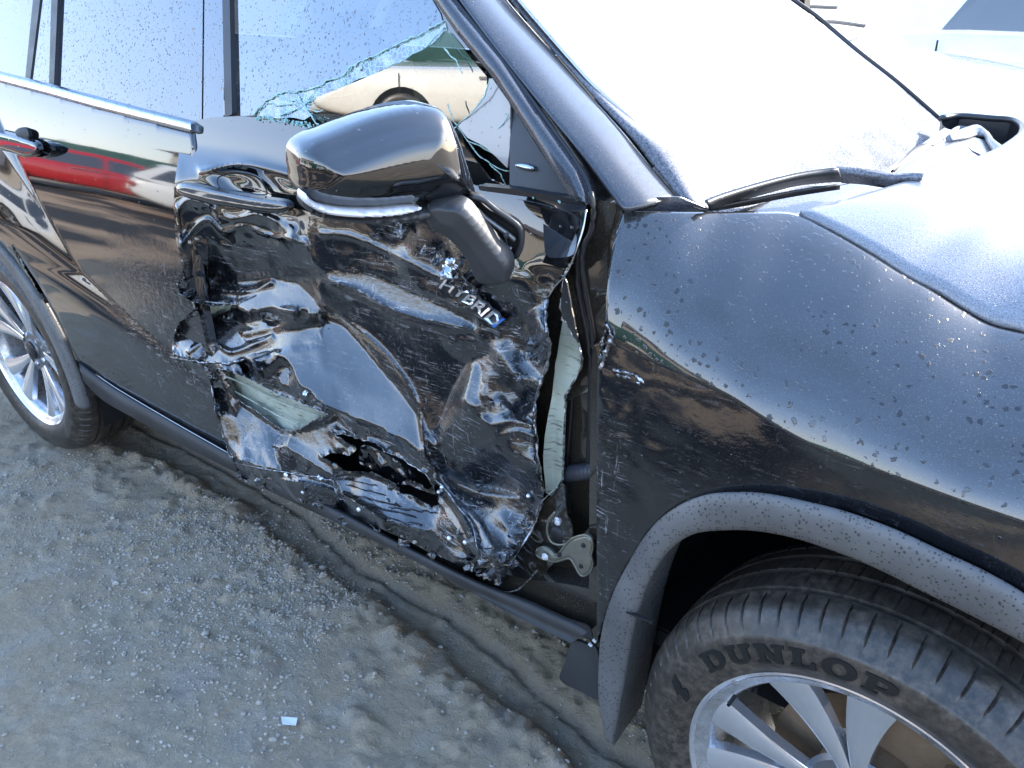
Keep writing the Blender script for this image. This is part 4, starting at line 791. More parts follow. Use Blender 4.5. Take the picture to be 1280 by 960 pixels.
# --- front window: what is left of the pane, the fallen pane, shards
wn = [(290, -40), (290, 143), (304, 145), (318, 144), (325, 134), (332, 126), (345, 119), (358, 115), (380, 113), (398, 108), (412, 100), (430, 94), (440, 82), (455, 75), (472, 68), (490, 58), (510, 50), (530, 40), (545, 33), (556, 26), (545, 8), (536, -8), (515, -40)]
FW = sheet('front_window', wn, lambda u, v, X, Z, d: GRN(Z)+.006, M['glass'], CAR, .01, curve=False, thick=.004)
crz = [(318, 144), (325, 134), (345, 119), (380, 112), (398, 108), (430, 94), (440, 82), (472, 68), (510, 50), (545, 33), (556, 26), (560, 36), (548, 52), (530, 62), (505, 76), (480, 86), (460, 96), (438, 104), (428, 112), (405, 122), (395, 138), (380, 150), (350, 148)]
M['crazed'] = clear_glass('crazed_glass', (.62, .76, .74), .22, False, .5, .12)
_t = M['crazed'].node_tree; _o = _t.nodes['Material Output']; _src = _o.inputs[0].links[0].from_socket; _v = _t.nodes.new('ShaderNodeTexVoronoi'); _v.feature = 'DISTANCE_TO_EDGE'; _v.inputs['Scale'].default_value = 95; _c = _t.nodes.new('ShaderNodeTexCoord'); _t.links.new(_c.outputs['Object'], _v.inputs['Vector'])
_m = _t.nodes.new('ShaderNodeMapRange'); _m.inputs[1].default_value = .03; _m.inputs[2].default_value = .12; _m.inputs[3].default_value = .8; _m.inputs[4].default_value = 0; _t.links.new(_v.outputs['Distance'], _m.inputs[0])
_d = _t.nodes.new('ShaderNodeBsdfDiffuse'); _d.inputs[0].default_value = (.50, .66, .64, 1); _x = _t.nodes.new('ShaderNodeMixShader'); _t.links.new(_m.outputs[0], _x.inputs[0]); _t.links.new(_src, _x.inputs[1]); _t.links.new(_d.outputs[0], _x.inputs[2]); _t.links.new(_x.outputs[0], _o.inputs[0])
CZ = sheet('crazed_band', jag(crz, .8, 20, 2), lambda u, v, X, Z, d: GRN(Z)+.007+.004*fbm(u*40, v*40, 0, 2, 51), M['crazed'], FW, .006, curve=False, thick=.004)
def gl(px, y): return CAM+rays(px)*1.
def on_glass(px, off):
    px = np.asarray(px, float); D = rays(px); y = np.full(len(px), .1)
    for _ in range(8): P = CAM+D*((y-CAM[1])/D[:, 1])[:, None]; y = GRN(P[:, 2])+off
    return P
for k, ln in enumerate([wn[3:20], [(398, 108), (420, 112), (440, 104), (470, 92), (500, 78), (530, 62), (556, 34)], [(345, 120), (365, 126), (380, 130), (395, 122)], [(440, 82), (432, 96), (428, 110)], [(372, 118), (382, 134), (392, 150), (400, 158)], [(385, 130), (400, 128), (425, 124), (430, 114)], [(380, 136), (396, 140), (410, 134)], [(455, 75), (450, 88)], [(560, 40), (572, 62), (590, 80)], [(330, 128), (348, 132), (366, 130), (380, 140)], [(350, 145), (368, 138), (384, 128), (396, 110)]]):
    P = on_glass(jag(ln, .9, 60+k, 4)[:-3], .004); tube('glass_edge', P, .0012 if k else .0016, M['glass_edge'], CZ, 5, jit=.6)
# fallen pane, standing upright inside the frame, mirrors the yard
pn = [(395, 122), (430, 108), (460, 96), (505, 76), (545, 52), (558, 34), (585, 68), (612, 100), (606, 120), (590, 140), (572, 158), (580, 182), (598, 205), (612, 224), (640, 236), (600, 236), (520, 236), (430, 200), (372, 160)]
FP_ = sheet('fallen_pane', pn, lambda u, v, X, Z, d: .135+.045*(Z-1.35)+.03*(X+.9), M['glass_low'], CAR, .012, curve=False, thick=.004)
sh = [(614, 96), (638, 130), (638, 172), (634, 210), (620, 196), (604, 182), (584, 172), (572, 158), (592, 138), (604, 120)]
s = N('dewy_glass_shard'); m_, nr = droplets(s, 110, .30, .5, strength=.9); s.set(Base_Color=s.mix(s.noise(9, 4), (.20, .19, .185), (.33, .31, .30)), Roughness=.12, Normal=nr, Coat_Weight=1., Coat_Roughness=.03); M['shard'] = s.m
SH = sheet('glass_shard', jag(sh, .3, 22, 2), lambda u, v, X, Z, d: .118+.22*(Z-1.35), M['shard'], FP_, .006, curve=False, thick=.004)
for k, (ln, yy) in enumerate([([(612, 98), (606, 120), (590, 140), (571, 158), (584, 176), (600, 182), (622, 196)], .112), ([(584, 176), (600, 196), (622, 210), (636, 214)], .118), ([(600, 180), (618, 190), (634, 176)], .112), ([(560, 130), (566, 148), (571, 158), (562, 168)], .112), ([(555, 60), (570, 75), (578, 92)], .125), ([(618, 168), (628, 156), (636, 142)], .112), ([(612, 205), (626, 218), (632, 232), (640, 240)], .115)]):
    tube('glass_edge', resample(PY(jag(ln, .6, 80+k, 3)[:-2], yy), 30), .0011, M['glass_edge'], SH, 5, jit=.5)
# crumbs of glass on the window sill
_cv, _cf = [], []; _r = np.random.default_rng(5)
for ln, yy, nn in (([(598, 234), (640, 238), (690, 246), (725, 252)], .075, 160), ([(318, 146), (350, 150), (385, 158), (400, 163)], .085, 120)):
    P = resample(PY(ln, yy), 60)
    for _ in range(nn):
        c_ = P[_r.integers(60)]+_r.normal(0, 1, 3)*np.array([.004, .006, .0022]); sz_ = _r.uniform(.0009, .0026); b_ = np.array([(i, j, k) for i in (-1, 1) for j in (-1, 1) for k in (-1, 1)])*sz_*_r.uniform(.5, 1.1, 3); a_0 = _r.random()*3; ca, sa = math.cos(a_0), math.sin(a_0); b_ = b_@np.array([[ca, sa, 0], [-sa, ca, .3], [0, 0, 1]]); n0 = len(_cv); _cv += list(c_+b_); _cf += [tuple(n0+q for q in f) for f in ((0, 1, 3, 2), (4, 6, 7, 5), (0, 4, 5, 1), (2, 3, 7, 6), (0, 2, 6, 4), (1, 5, 7, 3))]
gc = mesh('glass_crumbs', _cv, _cf, M['glass_edge'], CAR, False); gc['kind'] = 'stuff'
# cabin behind it
cb = [('seat_back', (-1.55, .55, .95), (.16, .50, .62), .3), ('seat_cushion', (-1.25, .55, .62), (.52, .52, .2), .3), ('head_rest', (-1.62, .55, 1.36), (.11, .27, .18), .4), ('seat_back', (-1.55, 1.35, .95), (.16, .50, .62), .3), ('seat_cushion', (-1.25, 1.35, .62), (.52, .52, .2), .3), ('head_rest', (-1.62, 1.35, 1.36), (.11, .27, .18), .4), ('dashboard', (-.72, .92, 1.00), (.34, 1.30, .24), .25), ('far_door_trim', (-1.75, 1.72, .82), (1.7, .08, .66), .1), ('centre_console', (-1.1, .95, .68), (.8, .25, .28), .2), ('rear_bench', (-2.5, .95, .8), (.5, 1.3, .8), .15)]
for nm, c, sz, b in cb: boxm(nm, c, sz, M['seatcloth'] if 'seat' in nm or 'head' in nm or 'bench' in nm else M['cabin'], CAR, b, Matrix.Rotation(-.2, 3, 'Y') if nm == 'seat_back' else None)
V, F = [], []
P = resample([(-.90+.03*math.cos(a)*0-.06*math.sin(a), 1.35+.18*math.cos(a), 1.12+.17*math.sin(a)) for a in np.linspace(0, 6.28, 14)], 40); tube('steering_wheel', P, .013, M['matte'], CAR)
# sail panel, door frame, seals, pillar
SP = sheet('sail_panel', [(639, 131), (650, 146), (668, 172), (690, 206), (717, 247), (690, 244), (660, 238), (637, 232), (637, 180)], lambda u, v, X, Z, d: .085+.40*(Z-1.25), M['plastic'], CAR, .006, curve=False, thick=.01)
sheet('trim_button', [(644, 206), (650, 204), (660, 205), (669, 209), (668, 213), (658, 213), (648, 210)], lambda u, v, X, Z, d: .080+.40*(Z-1.25)-dome(.004, .006)(0, 0, d), M['chrome_dull'], SP, .002, thick=.006)
DF = sheet('door_frame', [(518, -40), (542, 0), (570, 41), (619, 101), (660, 165), (690, 212), (716, 250), (733, 256), (731, 240), (720, 214), (700, 186), (679, 157), (622, 75), (562, 0), (538, -40)], lambda u, v, X, Z, d: .060+.43*(Z-1.25)-dome(.008, .012)(0, 0, d), M['pillar'], CAR, .004, curve=False, thick=.03)
sheet('window_channel', [(640, 236), (680, 243), (720, 249), (732, 256), (700, 252), (660, 246), (600, 238), (596, 232)], lambda u, v, X, Z, d: .058+.0*u, M['seal'], DF, .003, curve=False, thick=.02)
sheet('pillar_seal', [(534, -40), (562, 0), (622, 75), (679, 157), (700, 186), (724, 216), (733, 240), (738, 262), (742, 330), (760, 330), (778, 262), (760, 240), (735, 206), (708, 172), (682, 141), (622, 66), (573, 0), (546, -40)], lambda u, v, X, Z, d: .115+.38*np.clip(Z-1.25, 0, 1)+0*u, M['seal'], CAR, .006, curve=False, thick=.05)
for pts, y0_ in (([(568, 0), (628, 76), (690, 160), (726, 212), (740, 246), (741, 275), (734, 300)], .0),):
    q = np.vstack([CAM+rays([p])*0 for p in pts]); D = rays(pts); yy = np.full(len(pts), .1)
    for _ in range(8): P = CAM+D*((yy-CAM[1])/D[:, 1])[:, None]; yy = .075+.42*np.clip(P[:, 2]-1.25, 0, 1)
    tube('rubber_lip', resample(P, 50), .0045, M['seal'], DF, 8)
def pil(px, b0, k=.42):
    px = np.asarray(px, float); D = rays(px); yy = np.full(len(px), .1)
    for _ in range(10): P = CAM+D*((yy-CAM[1])/D[:, 1])[:, None]; yy = b0+k*(P[:, 2]-1.25)
    return P
pa = [(546, -40), (573, 0), (622, 66), (682, 141), (708, 172), (735, 206), (760, 240), (777, 263)]; pb = [(606, -40), (634, 0), (690, 64), (735, 116), (762, 146), (784, 171), (812, 206), (846, 247)]
rows = [pil(pa, .085), pil([(np.array(a)*.94+np.array(b)*.06) for a, b in zip(pa, pb)], .072), pil([(np.array(a)*.5+np.array(b)*.5) for a, b in zip(pa, pb)], .105, .44), pil([(np.array(a)*.1+np.array(b)*.9) for a, b in zip(pa, pb)], .165, .45), pil(pb, .19, .46)]
AP = loft('a_pillar', rows, M['pillar'], CAR, 60, 24, thick=.01)
pc_ = [(622, -40), (652, 0), (700, 56), (737, 98), (768, 128), (802, 158), (840, 188), (862, 218), (886, 263)]
rows = [pil(resample([(608, -40), (637, 0), (692, 64), (737, 116), (765, 146), (788, 171), (815, 206), (850, 248)], 9), .192, .46), pil([(np.array(a)*.5+np.array(b)*.5) for a, b in zip(resample([(608, -40), (637, 0), (692, 64), (737, 116), (765, 146), (788, 171), (815, 206), (850, 248)], 9), pc_)], .197, .46), pil(pc_, .225, .5)]
loft('windshield_moulding', rows, M['cowl'], AP, 50, 8, thick=.006)
sheet('pillar_foot', [(777, 264), (777, 256), (820, 247), (848, 246), (886, 262), (868, 264)], lambda u, v, X, Z, d: .10+.42*(X+.5)*0+.10*np.clip((X+.50)/.08, 0, 1.2), M['pillar'], AP, .004, curve=False)
# windshield, cowl, wipers, hood
fr_w = frame3(PY([(886, 262)], .215)[0], PY([(1180, 155)], 1.5)[0], PY([(655, 0)], .30)[0])
WS = slab('windshield', [(622, -40), (652, 0), (700, 56), (737, 98), (802, 158), (840, 188), (862, 218), (886, 263), (905, 268), (960, 252), (1010, 238), (1060, 232), (1110, 215), (1150, 190), (1182, 158), (1180, 152), (1115, 95), (1070, 62), (980, -6), (940, -40)], fr_w, lambda u, v, d: .0*u, M['windshield'], CAR, .02, curve=False, thick=.006)
edge = [(940, -40), (984, -4), (1020, 22), (1070, 64), (1120, 103), (1172, 148), (1188, 160)]
A_, U_, V_, N_ = fr_w; D = rays(edge); P = CAM+(((A_-CAM)@N_)/(D@N_))[:, None]*D; tube('windshield_seal', resample(P+N_*.004, 40), .0055, M['seal'], WS, 8)
cw = PZ([(884, 260), (905, 264), (960, 265), (996, 266), (1044, 257), (1085, 246), (1119, 237), (1152, 227), (1190, 214), (1224, 200), (1250, 190), (1235, 176), (1180, 162), (1150, 196), (1110, 212), (1050, 232), (1000, 236), (940, 250)], 1.185)
V = [tuple(p+np.array([0, 0, .004*math.sin(i*1.7)])) for i, p in enumerate(cw)]; V.append(tuple(cw.mean(0))); k = len(cw)
CW = mesh('cowl', V, [(i, (i+1) % k, k) for i in range(k)], M['cowl'], CAR, False)
if sum(p.normal.z for p in CW.data.polygons) < 0: CW.data.flip_normals()
def strip(name, a, b, z0, z1, m, parent, th=.006):
    """a bar between two traced edges at heights z0 and z1"""
    P = PZ(a, z0); Q = PZ(b, z1); return loft(name, [P, Q], m, parent, 30, 4, thick=th)
strip('wiper_arm', [(884, 256), (900, 249), (940, 236), (990, 223), (1030, 216), (1048, 215)], [(888, 262), (905, 257), (945, 246), (995, 233), (1040, 228), (1052, 228)], 1.240, 1.216, M['plastic'], CAR, .008)
strip('wiper_blade', [(886, 262), (930, 252), (990, 240), (1050, 232)], [(888, 265), (935, 257), (992, 246), (1050, 237)], 1.216, 1.206, M['matte'], CAR, .004)
strip('wiper_arm', [(1044, 215), (1080, 219), (1120, 221), (1152, 226)], [(1052, 229), (1080, 231), (1115, 236), (1135, 233)], 1.230, 1.208, M['cowl'], CAR, .012)
strip('wiper_arm', [(1108, 216), (1130, 200), (1152, 184), (1178, 170)], [(1114, 220), (1134, 205), (1156, 190), (1181, 174)], 1.222, 1.214, M['chrome_dull'], CAR, .008)
strip('wiper_blade', [(1116, 213), (1130, 197), (1146, 182), (1166, 178)], [(1118, 215), (1134, 201), (1152, 187), (1168, 181)], 1.222, 1.217, M['matte'], CAR, .004)
# dark corner of the engine bay at the far end of the cowl
cv = [(1178, 156), (1176, 148), (1200, 145), (1240, 148), (1264, 150), (1276, 156), (1278, 164), (1272, 174), (1258, 184), (1244, 192), (1232, 196), (1215, 188), (1196, 170)]
P = PZ(cv, 1.185); Q = P-np.array([0, 0, .16]); Q[:, :2] = Q[:, :2].mean(0)+(Q[:, :2]-Q[:, :2].mean(0))*.93; k = len(P)
o = mesh('engine_bay_corner', np.vstack([P, Q, Q.mean(0)[None]]), [(i, k+i, k+(i+1) % k, (i+1) % k) for i in range(k)]+[(k+i, 2*k, k+(i+1) % k) for i in range(k)], M['seal'], CAR, False)
bmq = bmesh.new(); bmq.from_mesh(o.data); bmesh.ops.recalc_face_normals(bmq, faces=bmq.faces); bmq.to_mesh(o.data); bmq.free()
tube('bay_rim', resample(PZ(cv[1:9], 1.185), 40), .008, M['plastic'], o, 8)
strip('bay_brace', [(1186, 165), (1200, 157), (1225, 162)], [(1190, 170), (1202, 163), (1222, 168)], 1.18, 1.17, M['alloy_dark'], o, .006)
strip('cowl_bracket', [(1186, 168), (1205, 160), (1224, 156), (1240, 172), (1256, 184)], [(1188, 176), (1210, 172), (1226, 168), (1236, 182), (1244, 192)], 1.20, 1.19, M['cowl'], CAR, .01)
hood_n = [(996, 263), (1044, 287), (1093, 316), (1134, 343), (1170, 361), (1208, 385), (1243, 403), (1285, 414)]
HN = np.vstack([PY([p], y) for p, y in zip(hood_n, [.255, .24, .225, .22, .215, .21, .205, .20])]); ext = HN[-1]+(HN[-1]-HN[-3])*np.array([[2.], [4.5]])*np.array([1, 1, 1.15]); HN = np.vstack([HN, ext])
hr = PZ([(996, 263), (1044, 254), (1085, 243), (1119, 234), (1152, 224), (1190, 211), (1224, 197), (1258, 182), (1278, 163)], 1.222)
near = resample(HN, 60); sp_ = np.linspace(0, 1, 60)[:, None]; rows = []
for dy, dz in ((0, 0), (.004, .0045), (.012, .011), (.03, .023), (.055, .038), (.085, .053), (.125, .067), (.18, .078), (.27, .086), (.4, .09), (.6, .09), (.85, .085), (1.1, .07), (1.3, .04), (1.42, -.02)):
    q = near.copy(); xr = np.interp(near[0, 1]+dy, hr[:, 1], hr[:, 0])-near[0, 0]
    if near[0, 1]+dy > 1.1: xr = xr-.10*(near[0, 1]+dy-1.1)
    q[:, 0] += xr*(1-sp_[:, 0])**2; q[:, 1] += dy; q[:, 2] += dz*(.08+1.25*np.clip(sp_[:, 0]*1.3, 0, 1)**.9); rows.append(q)
HOOD = loft('hood', rows, M['hood'], CAR, 60, 70, thick=.012)
tube('hood_seal', resample(HN[:9]+np.array([0, .0, -.016]), 60), .006, M['void'], HOOD, 6)
# --- fender: its top leans to the hood, its side falls to the flare
fc = [(757, 408), (768, 428), (782, 439), (848, 467), (909, 496), (951, 523), (993, 548), (1035, 568), (1120, 599), (1200, 628), (1285, 657)]
FX = PY(fc, .0); fx_ = np.vstack([FX, FX[-1]+(FX[-1]-FX[-2])*np.array([[2], [5.]])])
ft = [(779, 265), (850, 265), (905, 265), (950, 265), (994, 267), (1040, 290), (1090, 319), (1130, 344), (1166, 364), (1204, 388), (1240, 407), (1285, 418)]
fy = [.085, .13, .19, .22, .25, .235, .22, .215, .21, .205, .20, .195]; FT = np.vstack([PY([p], y) for p, y in zip(ft, fy)]); FT = np.vstack([FT, FT[-1]+(FT[-1]-FT[-2])*np.array([[3], [9.]])])
A0 = resample(fx_, 60); B0 = resample(FT, 60); rowsf = []
for t in (0, .03, .08, .16, .26, .38, .5, .62, .74, .85, .93, .98, 1):
    R_t = A0*(1-t)+B0*t; yy = A0[:, 1]+(B0[:, 1]-A0[:, 1])*(.30*t+.70*t**2); zz = A0[:, 2]+(B0[:, 2]-A0[:, 2])*(1-(1-t)**1.14*(1-.05*t)); R_t[:, 1] = yy; R_t[:, 2] = zz; rowsf.append(R_t)
FT_ = loft('fender_top', rowsf, M['paint_fender'], None, 120, 60)
fo = [(757, 926), (749, 880), (748, 840), (752, 790), (765, 745), (785, 705), (810, 665), (840, 637), (880, 619), (920, 615), (960, 617), (1010, 627), (1060, 640), (1120, 662), (1180, 690), (1230, 713), (1285, 745), (1340, 790)]
low = [(757, 408), (765, 420), (782, 439), (848, 467), (909, 496), (951, 523), (993, 548), (1035, 568), (1120, 599), (1200, 628), (1285, 657), (1340, 676)]+[(a, b+3) for a, b in fo[::-1][:14]]+[(746, 800), (746, 640), (746, 500), (747, 470), (750, 440)]
def fend_y(u, v, X, Z, d):
    zc = np.interp(X, fx_[:, 0], fx_[:, 2]); k = np.clip(zc-Z, 0, 1); dd = np.clip(.10-k, 0, .10)
    mL = np.clip((-.10-X)/.22, 0, 1); return .005*(1-np.exp(-k/.02))*(1-mL)-.0055*(1-np.exp(-k/.03))*mL-.010*np.clip((.62-Z)/.3, 0, 1)+edge_roll(.006, .4)(d)*(k > .01)+.0025*fbm(u*14, v*14, 0, 3, 60)*np.exp(-np.clip(u+.5, 0, 1)/.12)*3
def fwear(V): return np.clip(1-(V[:, 0]+.50)/.10, 0, 1)**1.3*np.clip((.95-V[:, 1])/.06, 0, 1)*1.0+.12
FE = sheet('front_fender', low, fend_y, M['paint_crumpled'], CAR, .006, curve=False, thick=.01, attr={'wear': fwear})
FT_.parent = FE; FT_.modifiers.new('s', 'SOLIDIFY').thickness = .006
# buckled corner of the fender, wrinkled metal
edge_curve([(779, 265), (775, 300), (768, 340), (760, 380), (757, 405)], [.085, .06, .03, .01, .0], .0016, M['seal'], 'fender_edge', FE, 30)
for k, (a, b, c) in enumerate([((757, 405), (764, 424), (754, 445)), ((764, 424), (758, 440), (750, 462)), ((757, 412), (752, 436), (750, 455)), ((766, 462), (790, 468), (814, 482)), ((770, 468), (790, 474), (806, 484))]):
    edge_curve([a, b, c], -.003, .0028, M['bare'] if k != 2 else M['paint'], 'buckle', FE, 16, .5, .0008)
# wheel-arch flare
fi = [(768, 932), (776, 890), (785, 840), (794, 790), (806, 745), (824, 706), (845, 681), (870, 667), (905, 663), (945, 664), (990, 672), (1040, 688), (1090, 708), (1150, 738), (1215, 770), (1290, 810), (1345, 850)]
a_o = resample(fo, 60); a_i = resample(fi, 60); rowsA = [PY(a_o, .006), PY(a_o, -.012)]+[PY(a_o*(1-t)+a_i*t, -.014-.010*math.sin(t*3.14)+.0*t) for t in (.05, .3, .6, .9)]+[PY(a_i, -.006)]
inn = PY(a_i, -.006); rowsA += [inn+np.array([0, .012, .004]), inn+np.array([.0, .07, .012]), inn+np.array([.0, .10, .015])]
FLR = loft('wheel_arch_flare', rowsA, M['flare'], CAR, 120, 40, thick=.003)
boxm('flare_seam', PY([(800, 771)], -.022)[0], (.004, .006, .05), M['void'], FLR, 0, Matrix.Rotation(1.5, 3, 'Y'))
V, F = lathe([(.47, .05), (.47, .62), (.1, .62)], 60, R_(-20), R_(200)); mesh('wheel_liner', [(a, b, c+.40) for a, b, c in V], F, M['void'], CAR)
rows = []
for dr, yy in ((.0, .0), (.0, -.016), (-.012, -.024), (-.045, -.022), (-.058, -.01), (-.058, .09)):
    rows.append(np.array([(-2.85+(.508+dr)*math.cos(q), yy-.02*0, .38+(.508+dr)*math.sin(q)*1.0) for q in np.radians(np.linspace(-4, 175, 60))]))
FLR2 = loft('wheel_arch_flare', rows, M['flare'], CAR, 120, 30, thick=.003)
V, F = lathe([(.46, .05), (.46, .62), (.1, .62)], 60, R_(-20), R_(200)); mesh('wheel_liner', [(a-2.85, b, c+.38) for a, b, c in V], F, M['void'], CAR)
# rocker moulding, its end and the mud flap piece
ra = [(97, 449), (150, 487), (216, 525), (290, 567), (360, 606), (430, 640), (520, 688), (600, 727), (660, 750), (700, 768), (741, 786)]; rb = [(104, 476), (128, 500), (175, 527), (230, 558), (290, 588), (345, 618), (430, 658), (520, 702), (600, 746), (660, 778), (714, 804)]
a_ = resample(ra, 60); b_ = resample(rb, 60); rows = [PY(a_, .04), PY(a_, -.004)]+[PY(a_*(1-t)+b_*t, -.010+.012*t-.006*math.sin(t*3.14)) for t in (.08, .3, .6, .92)]+[PY(b_, .012), PY(b_, .30)]
M['sill'] = plastic('dusty_sill_plastic', (.016, .016, .016), False, .6); RK = loft('rocker_moulding', rows, M['sill'], CAR, 120, 24)
edge_curve([(120, 468), (150, 488), (216, 527), (285, 566)], -.007, .0012, M['chrome_dull'], 'moulding_edge', RK, 30)
sheet('sill', [(300, 575), (430, 630), (560, 690), (640, 720), (745, 740), (745, 790), (700, 770), (600, 730), (430, 645), (300, 585)], lambda u, v, X, Z, d: .03+0*u, M['paint_inner'], RK, .01, thick=.05)
sheet('mud_guard', [(716, 802), (734, 806), (747, 815), (750, 872), (725, 864), (700, 850), (706, 828)], lambda u, v, X, Z, d: .015+.05*fbm(u*5, v*5, 0, 2, 3), M['plastic'], CAR, .005, thick=.006)
for px in ((738, 806), (743, 801)):
    q = PY([px], .0)[0]; boxm('broken_clip', q, (.008, .004, .006), M['bolt'], CAR, .2, Matrix.Rotation(.5, 3, 'Y'))
sheet('broken_bracket', [(708, 775), (722, 778), (736, 784), (740, 798), (728, 796), (716, 790)], lambda u, v, X, Z, d: -.004-.02*np.sin(u*60)*.3, M['matte'], CAR, .003, thick=.003)
# --- door mirror, knocked off its foot
fr_m = frame3((-.787, -.28, 1.325), (-.688, -.05, 1.262), (-.787, -.28, 1.10))
mo = [(372, 222), (370, 205), (371, 190), (377, 180), (392, 171), (412, 163), (440, 152), (465, 143), (490, 136), (512, 132), (532, 131), (546, 134), (556, 142), (564, 155), (572, 175), (580, 200), (587, 222), (591, 238), (585, 244), (550, 250), (500, 254), (470, 257), (430, 257), (400, 253), (384, 247), (374, 236)]
def mh(u, v, d): return .050*np.clip(1-(1-np.clip(d/.055, 0, 1))**2.2, 0, 1)**.6+.012*(1-np.exp(-np.clip(d-.03, 0, 1)/.05))
M['paint_mirror'] = paint('black_mirror_cap', drops=[(150, .3, .10)], dust=.35)
M['signal'] = simple('clear_lamp_strip', (.72, .74, .78), .12, 0, 1.); MR = slab('door_mirror', mo, fr_m, lambda u, v, d: mh(u, v, d), M['paint_mirror'], CAR, .0035, thick=.05)
slab('signal_lamp', [(374, 236), (384, 246), (400, 252), (430, 256), (470, 256), (500, 253), (520, 255), (500, 262), (470, 266), (430, 266), (400, 262), (382, 254), (373, 246)], fr_m, lambda u, v, d: .026+dome(.010, .006)(0, 0, d), M['signal'], MR, .0028, thick=.03)
slab('mirror_bottom', [(374, 246), (383, 255), (400, 263), (430, 268), (470, 267), (500, 262), (535, 254), (588, 243), (600, 248), (560, 262), (536, 270), (500, 274), (470, 276), (430, 274), (395, 268), (378, 258)], fr_m, lambda u, v, d: .016+dome(.012, .008)(0, 0, d), M['plastic'], MR, .004, thick=.03)
fr_a = frame3(PY([(537, 265)], -.12)[0], PY([(640, 345)], -.05)[0], PY([(590, 350)], -.07)[0])
slab('mirror_arm_cover', [(536, 254), (560, 252), (578, 256), (592, 270), (606, 288), (622, 308), (636, 325), (639, 338), (637, 348), (628, 352), (612, 352), (600, 349), (592, 338), (582, 318), (570, 302), (556, 290), (544, 284), (537, 276)], fr_a, lambda u, v, d: dome(.012, .006)(0, 0, d)+.008*np.clip(d/.03, 0, 1), M['plastic'], MR, .0032, thick=.02)
fr_b = frame3(PY([(560, 250)], -.08)[0], PY([(652, 300)], -.02)[0], PY([(600, 290)], -.05)[0])
ARM = slab('mirror_foot', [(586, 244), (598, 248), (612, 260), (630, 270), (646, 280), (653, 290), (654, 304), (650, 316), (642, 324), (634, 322), (622, 306), (608, 288), (594, 270), (582, 256), (560, 252), (570, 247)], fr_b, lambda u, v, d: .004-.006*np.clip(d/.01, 0, 1), M['matte'], MR, .003, thick=.018)
def onf(fr, px, h): A, U, Vq, Nq = fr; D = rays(px); return CAM+(((A+Nq*h-CAM)@Nq)/(D@Nq))[:, None]*D
for pts, r, m in (([(588, 246), (604, 250), (622, 264), (640, 276), (650, 286), (652, 304), (646, 320)], .0045, 'plastic'), ([(596, 262), (606, 272), (620, 282), (634, 292), (644, 300)], .004, 'alloy_dark'), ([(606, 286), (618, 298), (630, 308), (640, 310)], .003, 'bare'), ([(600, 268), (598, 276), (606, 284)], .0025, 'seal'), ([(622, 290), (616, 300), (626, 312)], .0025, 'seal'), ([(632, 296), (634, 308), (640, 318)], .002, 'plastic')):
    tube('foot_rib', resample(onf(fr_b, pts, .008), 24), r, M[m], ARM, 8)
for px in ((596, 268), (633, 294)): bx = onf(fr_b, [px], .012)[0]; boxm('foot_socket', bx, (.008, .008, .008), M['alloy_dark'], ARM, .25, Matrix.Rotation(.6, 3, 'Y'))
# bright fixing plate of the skin behind the foot
sheet('fixing_plate', [(644, 250), (700, 262), (722, 275), (716, 300), (700, 345), (660, 356), (640, 350), (652, 320), (656, 290), (648, 270)], lambda u, v, X, Z, d: door_y(u, v)-.004+.12*(v-1.16)*0-.10*(Z-1.16)*0, M['paint'], FD, .005, thick=.003)
sheet('gloss_patch', [(681, 272), (700, 280), (719, 292), (720, 305), (716, 318), (702, 322), (684, 320), (680, 300)], lambda u, v, X, Z, d: door_y(u, v)-.008+.17*(Z-1.17)+.05*(X+.6), M['car_glass'], FD, .004, thick=.002)
# --- wheels
def tyre_mesh():
    prof = [(.250, .02), (.262, .005), (.271, -.003), (.284, -.011), (.288, -.0135), (.300, -.0175), (.318, -.0200), (.334, -.0185), (.3415, -.0165), (.343, -.0145), (.353, -.0085), (.362, .000), (.369, .008), (.3745, .018), (.3775, .028), (.379, .040), (.3795, .048), (.373, .049), (.373, .058), (.3805, .059), (.382, .082), (.3822, .096), (.374, .097), (.374, .108), (.3828, .109), (.383, .138), (.374, .139), (.374, .150), (.3820, .151), (.3810, .172), (.374, .173), (.374, .181), (.379, .182), (.376, .202), (.366, .216), (.345, .226), (.31, .23), (.27, .215), (.25, .20)]
    n = 864; V = []; F = []; k = len(prof)
    for i in range(n):
        a = 2*math.pi*i/n; s_ = (i % 12) == 0; s2 = (i % 6) == 1
        for j, (r, y) in enumerate(prof):
            if s_ and 10 <= j <= 15: r -= .0045*(1 if j > 10 else .35); 
            if s2 and j in (20, 21, 24, 25): r -= .0025
            if s_ and 32 <= j <= 34: r -= .005
            aa_ = a+(.010 if s_ and j > 13 else 0); V.append((r*math.cos(aa_), y, r*math.sin(aa_)))
    for i in range(n):
        j = (i+1) % n
        for t in range(k-1): F.append((i*k+t, i*k+t+1, j*k+t+1, j*k+t))
    return V, F
def prism(poly, y0f, y1): 
    n = len(poly); V = [(x, y0f(x, z), z) for x, z in poly]+[(x, y1, z) for x, z in poly]
    return V, [tuple(range(n))]+[(i, (i+1) % n, n+(i+1) % n, n+i) for i in range(n)]
